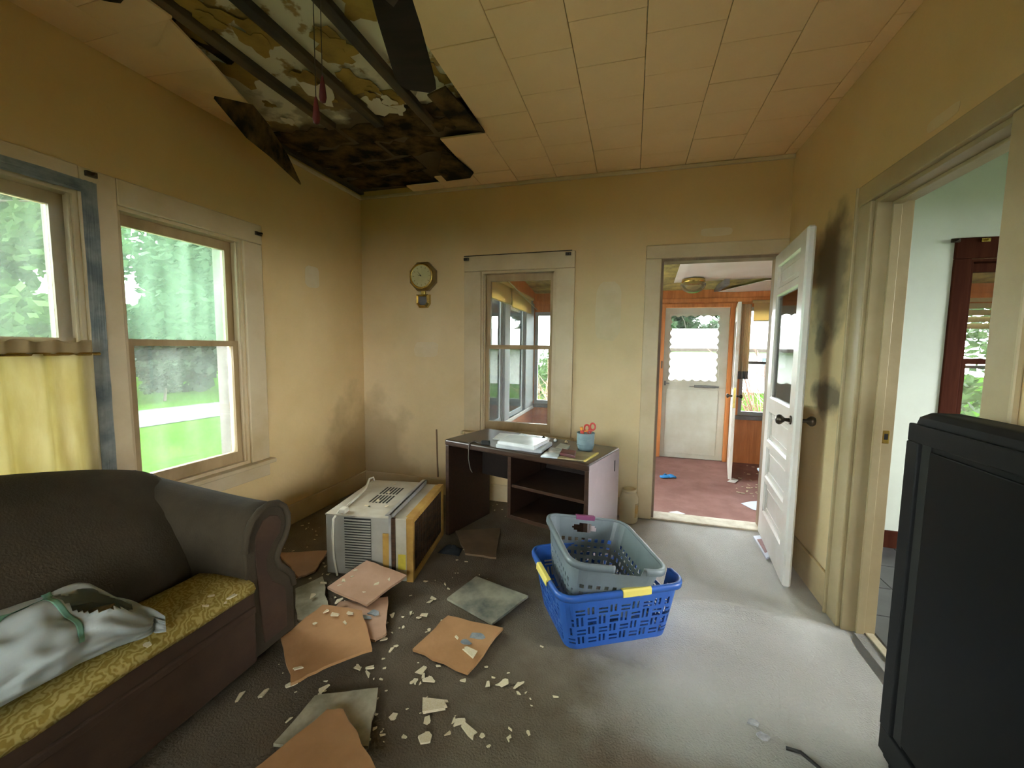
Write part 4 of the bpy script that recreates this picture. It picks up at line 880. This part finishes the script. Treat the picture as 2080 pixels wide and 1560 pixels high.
def hand(nm, deg, L_, w):
    a = math.radians(deg); c, s = math.sin(a), math.cos(a); obj(nm, MB().slab([(-s*w, -.060, c*w), (s*w, -.060, -c*w), (c*L_, -.060, s*L_)], (0, .0015, 0)), cable_b, clk)
hand('hour_hand', 288, .045, .004); hand('minute_hand', 318, .062, .003)
obj('neck', B(-.018, .018, -.03, 0, -.165, -.12), brass, clk, bevel=.003)
pz = -.205
po = lambda s, y: [Vector((x_*s, y, pz+z*s)) for x_, z in ((-.062, .05), (.062, .05), (.062, -.03), (.035, -.066), (-.035, -.066), (-.062, -.03))]
pb_ = obj('pendulum_box', MB().loft([po(1, 0), po(1, -.036), po(.86, -.044), po(.80, -.040), po(.70, -.044), po(.62, -.036)], True, True), brass, clk)
obj('pendulum_glass', MB().slab(po(.62, -.037), (0, .002, 0)), mat('dark_mirror', (.16, .15, .17), None, rough=.12, metal=.7), pb_)

# ------------------------------------------------------------------ air conditioner
AA = .16; A0 = Vector((-1.672, 1.965, 0))
ac = thing('air_conditioner', 'dirty off-white window air conditioner standing on the floor near the corner', 'air conditioner', A0, AA)
aw, adp, ah = .385, .62, .375
obj('cabinet', B(0, aw, 0, adp, .02, ah), acs, ac, bevel=.006)
tp = obj('top_cover', B(-.002, aw, -.002, adp+.002, ah-.004, ah+.004), acw, ac, bevel=.002)
for r_ in range(2):
    for k in range(6): obj('vent_slot', MB().slab([(.165+k*.022, .20+r_*.155, ah+.0042), (.176+k*.022, .20+r_*.155, ah+.0042), (.176+k*.022, .33+r_*.155, ah+.0042), (.165+k*.022, .33+r_*.155, ah+.0042)], (0, 0, .0008)), slotm, tp)
lg = obj('louvre_panel', B(.115, .275, -.003, .004, .05, ah-.012), slotm, ac)
for k in range(20): obj('louvre', B(.115, .275, -.008, -.002, .052+k*.0155, .0595+k*.0155), acs, lg)
obj('flange', MB().box(aw, aw+.014, -.012, adp+.01, .0, ah+.022).box(aw-.02, aw+.014, -.012, adp+.01, ah+.016, ah+.022), mat('grey_metal_flange', (.42, .42, .40), (.30, .29, .26), 7, .4, metal=.4), ac, bevel=.002)
obj('foam_strip', B(aw-.038, aw+.0, -.011, -.001, 0.03, ah-.09), acy, ac, bevel=.003)
obj('foam_strip', B(aw+.014, aw+.034, -.008, .01, .0, ah), rust, ac)
rearw = .518
obj('rear_shell', B(aw+.014, rearw-.03, .006, adp, .0, ah-.004), acw, ac, bevel=.006)
obj('rear_frame', MB().box(rearw-.035, rearw+.006, .002, .03, .0, ah).box(rearw-.035, rearw+.006, adp-.03, adp+.004, .0, ah).box(rearw-.045, rearw+.006, .03, adp-.03, ah-.03, ah+.002).box(rearw-.03, rearw+.006, .03, adp-.03, .0, .04), acy, ac, bevel=.003)
co = obj('coil', B(rearw-.01, rearw-.004, .03, adp-.03, .04, ah-.03), rust, ac)
for k in range(18): obj('coil_fin', B(rearw-.004, rearw+.001, .045+k*.030, .052+k*.030, .045, ah-.035), rust, co)
obj('yellow_label', B(rearw-.085, rearw-.04, .0035, .0065, .07, .16), mat('yellow_sticker', (.62, .50, .05), (.5, .38, .04), 8, .5), ac)
obj('power_cord', MB().tube([(.03, .62, .30), (.01, .60, ah+.03), (.02, .52, ah+.045), (.05, .40, ah+.016), (.065, .25, ah+.012), (.075, .1, ah+.012), (.07, .02, ah+.011), (.055, -.012, ah-.02), (.05, -.016, .25), (.055, -.016, .12), (.075, -.02, .02)], .0065, 8), cable_w, ac, smooth=True)
pg = obj('plug', MB().loft([[Vector((.10+a, y, ah+.02+b)) for a, b in ((-.02, -.014), (.02, -.014), (.02, .014), (-.02, .014))] for y in (.0, .05)]), cable_w, ac, bevel=.006)
obj('orange_tape', MB().slab([(.075, .03, ah+.005), (.10, .0, ah+.005), (.12, .05, ah+.005), (.085, .08, ah+.005)], (0, 0, .003)), mat('orange_tape', (.60, .22, .08), (.7, .45, .3), 20, .6), ac)

# ------------------------------------------------------------------ laundry baskets
def rrect(w, d, r, n=5):
    pts = []
    for sx, sy, a0 in ((1, -1, 270), (1, 1, 0), (-1, 1, 90), (-1, -1, 180)):
        for k in range(n): a = math.radians(a0+90*k/(n-1)); pts.append((sx*(w/2-r)+r*math.cos(a), sy*(d/2-r)+r*math.sin(a)))
    return pts
def resample(pts, n):
    P_ = [Vector((x_, y, 0)) for x_, y in pts]; P_.append(P_[0]); Ls = [0]
    for i in range(1, len(P_)): Ls.append(Ls[-1]+(P_[i]-P_[i-1]).length)
    out = []
    for k in range(n):
        s = Ls[-1]*k/n; i = max(j for j in range(len(Ls)-1) if Ls[j] <= s+1e-9); f = (s-Ls[i])/max(1e-9, Ls[i+1]-Ls[i]); out.append(P_[i].lerp(P_[i+1], f))
    return out
def basket(par, w, d, h, t, hole_fn, rim_cut, m, n=176, rows=30, rim_r=.011, bottom_holes=True):
    top = resample(rrect(w, d, .07, 7), n); bot = resample(rrect(w*t, d*t, .055, 7), n)
    mb = MB(); mb.v = []
    for r_ in range(rows+1):
        f = r_/rows
        for k in range(n): p = bot[k].lerp(top[k], f**.9); mb.v.append((p.x, p.y, h*f))
    for r_ in range(rows):
        for k in range(n):
            k2 = (k+1) % n; c = (bot[k].lerp(top[k], (r_+.5)/rows)+bot[k2].lerp(top[k2], (r_+.5)/rows))/2
            if hole_fn(c.x/(w/2), c.y/(d/2), (r_+.5)/rows, k, r_): continue
            mb.f.append((r_*n+k, r_*n+k2, (r_+1)*n+k2, (r_+1)*n+k))
    obj('wall', mb, m, par, solid=.003)
    nb = 22; g = MB()
    for i in range(nb):
        for j in range(nb):
            if bottom_holes and i % 3 == 1 and j % 3 == 1: continue
            xa, xb = -w*t/2+.014+(w*t-.028)*i/nb, -w*t/2+.014+(w*t-.028)*(i+1)/nb; ya, yb = -d*t/2+.014+(d*t-.028)*j/nb, -d*t/2+.014+(d*t-.028)*(j+1)/nb
            if abs(xa+xb)/2 > w*t/2-.03 and abs(ya+yb)/2 > d*t/2-.03: continue
            g.add([(xa, ya, .004), (xb, ya, .004), (xb, yb, .004), (xa, yb, .004)], [(0, 1, 2, 3)])
    obj('bottom', g, m, par, solid=.004)
    # rolled rim, split where it is broken
    runs = []; cur = []
    for k in range(2*n):
        p = top[k % n]
        if rim_cut(p.x/(w/2), p.y/(d/2)):
            if cur: runs.append(cur); cur = []
        else: cur.append((k, p))
        if k >= n and not cur: break
        if len(cur) > n: runs = [cur]; cur = []; break
    runs = [r_ for r_ in runs if len(r_) > 3]
    if runs and runs[0][0][0] == 0 and len(runs) > 1: runs = runs[1:]
    for r_ in runs:
        prof = []
        for k, p in r_:
            nrm = Vector((p.x/(w*w), p.y/(d*d), 0)).normalized()
            prof.append([p+nrm*a+Vector((0, 0, h+b)) for a, b in ((-.003, -.004), (-.002, .004), (.006, .007), (.016, .005), (.020, -.004), (.019, -.022), (.015, -.022), (.014, -.006), (.002, -.006))])
        obj('rim', MB().loft(prof), m, par, smooth=True)
    return top
bb = thing('laundry_basket', 'blue plastic laundry basket with woven slots and a broken end', 'basket', (-.103, 2.06, .002), .505)
def bholes(x_, y, f, k, r_):
    if x_ > .80 and abs(y) < .42 and f > .62: return True                    # broken end
    if f < .10 or f > .80: return (.80 < f < .90 and abs(abs(y)-.9) < .25 and abs(x_) < .17 and y > 0)
    if abs(x_) > .80 and abs(y) > .70: return False
    rr_ = int((f-.10)/.70*20); cc = k
    br, bc = rr_//5, cc//5; ir, ic = rr_ % 5, cc % 5
    if ir == 4 or ic == 4: return False
    if (br+bc) % 2: return ic in (0, 1) and False or ic in (0, 2) and ir < 4
    return ir in (0, 2)
basket(bb, .60, .47, .275, .84, bholes, lambda x_, y: x_ > .85 and abs(y) < .45, blueP, n=176, rows=30)
for pth in ([(-.305-.008, y, .276) for y in (-.10, -.05, 0, .05, .06)], [(x_, -.235-.008, .276) for x_ in (-.02, .02, .06, .10, .12)]):
    mb = MB(); axis_y = abs(pth[0][0]-pth[-1][0]) < 1e-6; rings = []
    for p in pth:
        p = Vector(p); nrm = Vector((-1, 0, 0)) if axis_y else Vector((0, -1, 0))
        rings.append([p+nrm*a+Vector((0, 0, b)) for a, b in ((-.010, .010), (.008, .011), (.014, .004), (.0145, -.022), (.011, -.026), (.009, -.004), (-.010, .002))])
    obj('yellow_grip', MB().loft(rings), yelP, bb, bevel=.002)
gb = thing('laundry_basket', 'grey plastic laundry basket with broken front rim resting inside the blue one', 'basket', (-.105, 1.866, .226), 0, rot=None)
R_ = Matrix.Rotation(.411, 4, 'Z') @ Matrix.Rotation(.022, 4, 'X') @ Matrix.Rotation(.148, 4, 'Y')
gtop = Vector((-.112, 2.055, .402)); GH = .27
gm = R_.copy(); gm.translation = gtop-(R_.to_3x3() @ Vector((0, 0, GH)))
gb.matrix_world = gm
def gholes(x_, y, f, k, r_):
    if y < -.8 and abs(x_-.18) < .30 and f > .86: return True                 # broken front edge
    if y > .8 and (x_-.0)**2/.10+(f-.80)**2/.0075 < 1: return True          # rear hand hole
    if f < .12 or f > .64 or (abs(x_) > .78 and abs(y) > .78): return False
    rr_ = int((f-.12)/.52*16)
    return rr_ % 4 in (1, 2, 3)[0:2] and k % 4 in (1, 2)
basket(gb, .44, .51, GH, .76, gholes, lambda x_, y: y < -.85 and abs(x_-.18) < .30, greyP, n=168, rows=28)
rings = []
for x_ in (-.055, -.05, 0, .05, .055):
    p = Vector((x_, .255+.008, GH+.001)); rings.append([p+Vector((0, a, b)) for a, b in ((-.012, .010), (.008, .011), (.014, .004), (.0145, -.024), (.0, -.03), (-.012, -.026))])
obj('plum_grip', MB().loft(rings), pinkP, gb, bevel=.002)

# ------------------------------------------------------------------ jug, wire, papers by the door
jp = at(1276, 1060, z=0); jg = thing('plastic_jug', 'cream plastic jar standing on the floor beside the desk', 'jar', (jp.x, jp.y+.02, 0))
obj('body', MB().lathe([(.004, .002), (.062, 0), (.070, .012), (.072, .10), (.070, .19), (.058, .225), (.050, .235), (.050, .26), (.046, .262), (.044, .24), (.004, .236)], (0, 0, 0), 28), jugm, jg, smooth=True)
obj('neck_ring', MB().lathe([(.050, .238), (.056, .242), (.056, .258), (.050, .262)], (0, 0, 0), 28, caps=False), jugm, jg, smooth=True)
obj('orange_label', MB().grid(lambda a, b: (.0728*math.cos(-.9+a*.7), .0728*math.sin(-.9+a*.7), .05+b*.11), 8, 2), mat('orange_label', (.62, .36, .10), (.55, .46, .28), 14, .6), jg)
w0 = at(887, 872, y=D); w1 = at(890, 1030, y=D)
tag(obj('wall_wire', MB().slab([(w0.x-.006, D-.008, w0.z), (w0.x+.006, D-.008, w0.z), (w1.x+.006, D-.008, .16), (w1.x-.006, D-.008, .16)], (0, .008, 0)), mat('brown_wire_cover', (.22, .13, .07), None)), 'thin brown wire cover running down the back wall beside the desk', 'wire')
fp = [at(1530, 1092, z=.004), at(1545, 1090, z=.004), at(1572, 1130, z=.004), at(1556, 1137, z=.004)]
fo = thing('picture_frame', 'small white-edged dark picture lying at the foot of the open door', 'picture', (fp[0].x, fp[0].y, 0))
obj('frame', MB().slab([p-Vector((fp[0].x, fp[0].y, 0)) for p in fp], (0, 0, .012)), mat('bluish_white_card', (.72, .76, .88), None, rough=.35), fo)
cc_ = sum(fp, Vector())/4; obj('picture', MB().slab([cc_.lerp(p, .62)-Vector((fp[0].x, fp[0].y, -.0125)) for p in fp], (0, 0, .001)), mat('dark_red_print', (.16, .05, .06), (.30, .12, .12), 12, .4), fo)
# ------------------------------------------------------------------ fan
fh = Vector((-.505, .735, 2.15)); fan = thing('ceiling_fan', 'dark brown ceiling fan blade with two pull chains below the torn ceiling', 'ceiling fan', (fh.x, fh.y, H))
zz = fh.z-H
obj('canopy', MB().lathe([(.004, 0), (.07, -.001), (.065, -.05), (.03, -.08), (.004, -.082)], (0, 0, 0), 24), bronze, fan, smooth=True)
obj('downrod', MB().tube([(0, 0, -.08), (0, 0, zz+.15)], .013, 12), bronze, fan)
obj('motor', MB().lathe([(.004, zz+.16), (.05, zz+.155), (.115, zz+.11), (.125, zz+.04), (.11, zz-.0), (.06, zz-.03), (.05, zz-.075), (.03, zz-.09), (.004, zz-.092)], (0, 0, 0), 32), bronze, fan, smooth=True)
ba = math.atan2(1.292-fh.y, -.693-fh.x)
for k in range(4):
    a = ba+k*math.pi/2; c, s = math.cos(a), math.sin(a); Rb = lambda r, w_, z: Vector((c*r-s*w_, s*r+c*w_, zz+z))
    ol = [(.17, -.045), (.30, -.055), (.52, -.063), (.56, -.060), (.585, -.035), (.585, .035), (.56, .060), (.52, .063), (.30, .055), (.17, .045)]
    bl = obj('blade', MB().slab([Rb(r, w_, .02+.10*w_) for r, w_ in ol], (0, 0, .006)), fanm, fan, bevel=.002)
    obj('blade_iron', MB().slab([Rb(.10, -.015, .018), Rb(.20, -.03, .015), Rb(.24, 0, .015), Rb(.20, .03, .015), Rb(.10, .015, .018)], (0, 0, .004)), bronze, bl)
for (u, v0, v1, lab) in ((643, 0, 250, 1), (656, 0, 207, 2)):
    b = at(u, v1, x=-.56); pc_ = obj('pull_chain', MB().tube([(b.x-fh.x, b.y-fh.y, zz-.05), (b.x-fh.x, b.y-fh.y, b.z+.045-H)], .0008, 6), bronze, fan)
    obj('wooden_pull', MB().lathe([(.0015, -.002), (.005, .0), (.0068, .008), (.005, .026), (.0028, .040), (.0015, .045)], (b.x-fh.x, b.y-fh.y, b.z-H), 12), woodpull, pc_, smooth=True)

# ------------------------------------------------------------------ fallen ceiling tiles
def fallen(label, pix, z, m, lift=(0, 0, 0, 0), th=.012, jag=.006, sides=None):
    pts = [at(u, v, z=z+l) for (u, v), l in zip(pix, list(lift)+[0]*10)]
    c = sum(pts, Vector())/len(pts); out = []; n = len(pts)
    for k in range(n):
        a, b = pts[k], pts[(k+1) % n]
        for t_ in (0, .2, .4, .6, .8):
            p = a.lerp(b, t_)
            if t_: p = p+Vector((random.uniform(-jag, jag), random.uniform(-jag, jag), 0))
            out.append(p-Vector((c.x, c.y, z)))
    t = obj('fallen_tile', MB().slab(out, (0, 0, -th)), m, loc=(c.x, c.y, z)); return tag(t, label, 'ceiling tile', 'fallen ceiling tiles')
random.seed(5)
fa = fallen('orange-brown tile with grey adhesive blot on the open floor', ((838, 1318), (910, 1250), (1022, 1275), (950, 1366)), .018, hard, (0, .006, .012, 0))
fb = fallen('grey mouldy square tile lying face up beside the blue basket', ((908, 1215), (967, 1170), (1073, 1210), (1000, 1266)), .020, tgrey, (.0, .004, .006, 0), jag=.001)
fallen('pinkish tile on top of the heap against the air conditioner', ((665, 1192), (745, 1138), (826, 1168), (745, 1228)), .055, hardp, (.03, .072, .035, 0), jag=.004)
fallen('tan tile with blue-grey blot under the pinkish tile', ((690, 1222), (788, 1212), (785, 1285), (762, 1300), (650, 1275)), .028, hardp, (.01, .005, 0, 0, 0))
fallen('large broken brown tile in front of the sofa arm', ((570, 1296), (655, 1228), (735, 1240), (756, 1318), (672, 1348), (590, 1388)), .045, hard, (0, .01, .01, 0, 0, 0))
fallen('pale dirty tile face half under the sofa arm', ((600, 1195), (655, 1170), (668, 1235), (640, 1262), (604, 1258)), .020, twhite)
fallen('torn brown tile beside the air conditioner and sofa arm', ((566, 1122), (665, 1118), (640, 1158), (606, 1172)), .020, hardp, (0, .004, 0, 0))
fallen('big brown tile at the bottom edge of the picture', ((490, 1580), (665, 1440), (697, 1440), (768, 1570)), .055, hard, (0, .0, 0, 0))
fallen('cream tile face beneath the big brown tile at the bottom', ((555, 1510), (640, 1412), (768, 1396), (748, 1515)), .024, twhite, (0, .004, .006, 0))
fallen('dull brown tile lying under the front of the desk', ((925, 1078), (1016, 1072), (1008, 1132), (945, 1124)), .016, mat('dull_hardboard', (.20, .13, .07), (.15, .10, .055), 5, .9))
def blot(par, u, v, z, w, m):
    pc0 = at(u, v, z=z); r = [Vector((w*random.uniform(.6, 1.1)*math.cos(a), w*.6*random.uniform(.6, 1.1)*math.sin(a), 0)) for a in [2*math.pi*j/11 for j in range(11)]]
    obj('adhesive_blot', MB().slab([q+Vector((pc0.x, pc0.y, z))-par.location for q in r], (0, 0, .003)), m, par)
grb = mat('blue_grey_adhesive', (.30, .32, .32), (.18, .20, .21), 25, .8)
blot(fa, 968, 1292, .026, .045, grb); blot(fa, 945, 1305, .025, .03, grb)
ft = [o for o in bpy.data.objects if o.name.startswith('fallen_tile') and 'blue-grey blot' in o['label']][0]; blot(ft, 760, 1245, .034, .04, grb); blot(ft, 745, 1255, .034, .03, grb)
# dark rag / leaf litter near the desk
rg = at(917, 1120, z=0); rag = tag(obj('black_cloth', MB().grid(lambda a, b: (.075*(2*a-1)*(1-.2*b), .05*(2*b-1), .004+.035*math.sin(math.pi*a)*math.sin(math.pi*b)*(1+.8*mnoise.noise(Vector((a*5, b*5, 0))))), 18, 14), mat('black_rag', (.015, .017, .018), None, rough=.9), loc=(rg.x, rg.y, 0), smooth=True, solid=.003), 'crumpled black cloth on the carpet between air conditioner and desk', 'cloth')
# ------------------------------------------------------------------ plaster flakes on the carpet
FG = 'plaster flakes on the room carpet'
def FLAB(u, v):
    if 1000 <= u <= 1062 and v < 1055: return 'tiny pale plaster flake on the carpet in the desk kneehole'
    if v < 1180 and u > 850: return 'small cream plaster flake on the carpet between air conditioner and desk'
    if u < 700 and v < 1200: return 'small cream plaster flake on the carpet between sofa arm and air conditioner'
    if v < 1310: return 'small cream plaster flake scattered among the fallen tiles before the air conditioner'
    if u < 785: return 'small cream plaster flake on the dark carpet in front of the sofa'
    return 'small cream plaster flake on the bare foreground carpet right of the bottom tiles'
BIGL = {(880, 1432): 'largest cream plaster chunk on the foreground carpet', (952, 1478): 'long jagged cream plaster chip in the foreground, right of the largest chunk', (862, 1500): 'rounded cream plaster chip nearest the bottom picture edge', (935, 1470): 'narrow slanting plaster chip left of the long jagged chip', (540, 1410): 'slender plaster chip close to the sofa front', (488, 1415): 'round plaster chip closest to the sofa front'}
big = ((880, 1432, .11), (862, 1500, .055), (870, 1385, .05), (940, 1380, .05), (990, 1390, .035), (1022, 1388, .05), (1055, 1393, .05), (935, 1470, .06), (952, 1478, .075), (855, 1362, .05), (862, 1372, .035), (727, 1358, .04), (750, 1355, .045), (745, 1370, .04), (590, 1388, .05), (488, 1415, .05), (540, 1410, .06), (660, 1402, .05), (800, 1455, .04), (868, 1462, .035), (908, 1488, .03), (838, 1385, .03), (1102, 1312, .03), (880, 1215, .04), (862, 1250, .045), (850, 1255, .03), (873, 1222, .04), (835, 1245, .03), (912, 1195, .025), (905, 1186, .025), (865, 1180, .03), (800, 1250, .04), (795, 1320, .035), (805, 1312, .03), (780, 1300, .04), (968, 1335, .05), (930, 1335, .06), (1128, 1415, .025))
random.seed(19)
for u, v, s in big:
    q = at(u, v, z=.005); flk(q.x, q.y, .0, s, BIGL.get((u, v)) or FLAB(u, v), FG)
zones = ((640, 900, 1140, 1300, 70), (560, 700, 1060, 1200, 46), (850, 1010, 1090, 1180, 30), (560, 780, 1330, 1540, 40), (780, 1080, 1340, 1520, 30), (1000, 1060, 1020, 1050, 14))
n_ = 0
sofa_x = -1.40
for u0, u1, v0, v1, k in zones:
    for _ in range(k):
        uu, vv = random.uniform(u0, u1), random.uniform(v0, v1); q = at(uu, vv, z=.0)
        inac = -1.66 < q.x < -1.05 and 1.93 < q.y < 2.68
        if q.x < sofa_x and q.y < 1.52 or inac: continue
        flk(q.x, q.y, 0, random.uniform(.008, .026), FLAB(uu, vv), FG); n_ += 1
for u, v, s, z in ((700, 1182, .035, .097), (722, 1162, .03, .108), (715, 1174, .025, .103), (765, 1190, .04, .090), (792, 1180, .03, .095), (740, 1205, .02, .085), (690, 1192, .02, .092), (660, 1245, .05, .05), (680, 1252, .06, .05), (712, 1250, .045, .05), (700, 1270, .035, .05), (925, 1300, .04, .02), (955, 1330, .07, .02), (690, 1225, .06, .05), (640, 1270, .03, .05), (605, 1365, .04, .05), (630, 1215, .06, .022), (655, 1190, .05, .024)):
    q = at(u, v, z=z); flk(q.x, q.y, z+.004, s, 'cream plaster flake lying on one of the fallen tiles', 'plaster flakes on fallen tiles', .1)
for u, v, s in ((790, 1002, .03), (770, 1018, .05), (745, 1028, .03), (800, 985, .03), (735, 1000, .025), (785, 1030, .04)):
    q = at(u, v, z=.380); flk(q.x, q.y, .381, s, 'thin cream paint flake lying on top of the air conditioner', 'flakes on the air conditioner', .05)
for u, v, s in ((420, 1230, .035), (468, 1214, .045), (430, 1212, .025), (300, 1312, .03), (460, 1225, .02)):
    q = at(u, v, z=.41); flk(q.x, q.y, .408, s, 'small pale scrap lying on the yellow sofa seat', 'scraps on the sofa seat', .1)
for u, v, s in ((1550, 1500, .05), (1530, 1470, .05)):
    q = at(u, v, z=0); tag(obj('foil_scrap', MB().slab([(.5*s*math.cos(a)*random.uniform(.6, 1.1), .5*s*math.sin(a)*random.uniform(.4, .8), random.uniform(0, .006)) for a in [j*.9 for j in range(7)]], (0, 0, .006)), mat('grey_foil', (.30, .29, .30), (.5, .5, .52), 20, .3), loc=(q.x, q.y, .001)), 'shiny grey scrap near the television' if u == 1550 else 'dull grey scrap beside the shiny one near the television', 'scrap')
q = at(1638, 1548, z=0); tag(obj('cord_end', MB().tube([Vector((-.05, .03, .006)), Vector((-.01, .02, .012)), Vector((.03, -.02, .008)), Vector((.05, -.07, .006))], .006, 8), cable_b, loc=(q.x, q.y, 0), smooth=True), 'dark curved cord end on the carpet by the television', 'cord')
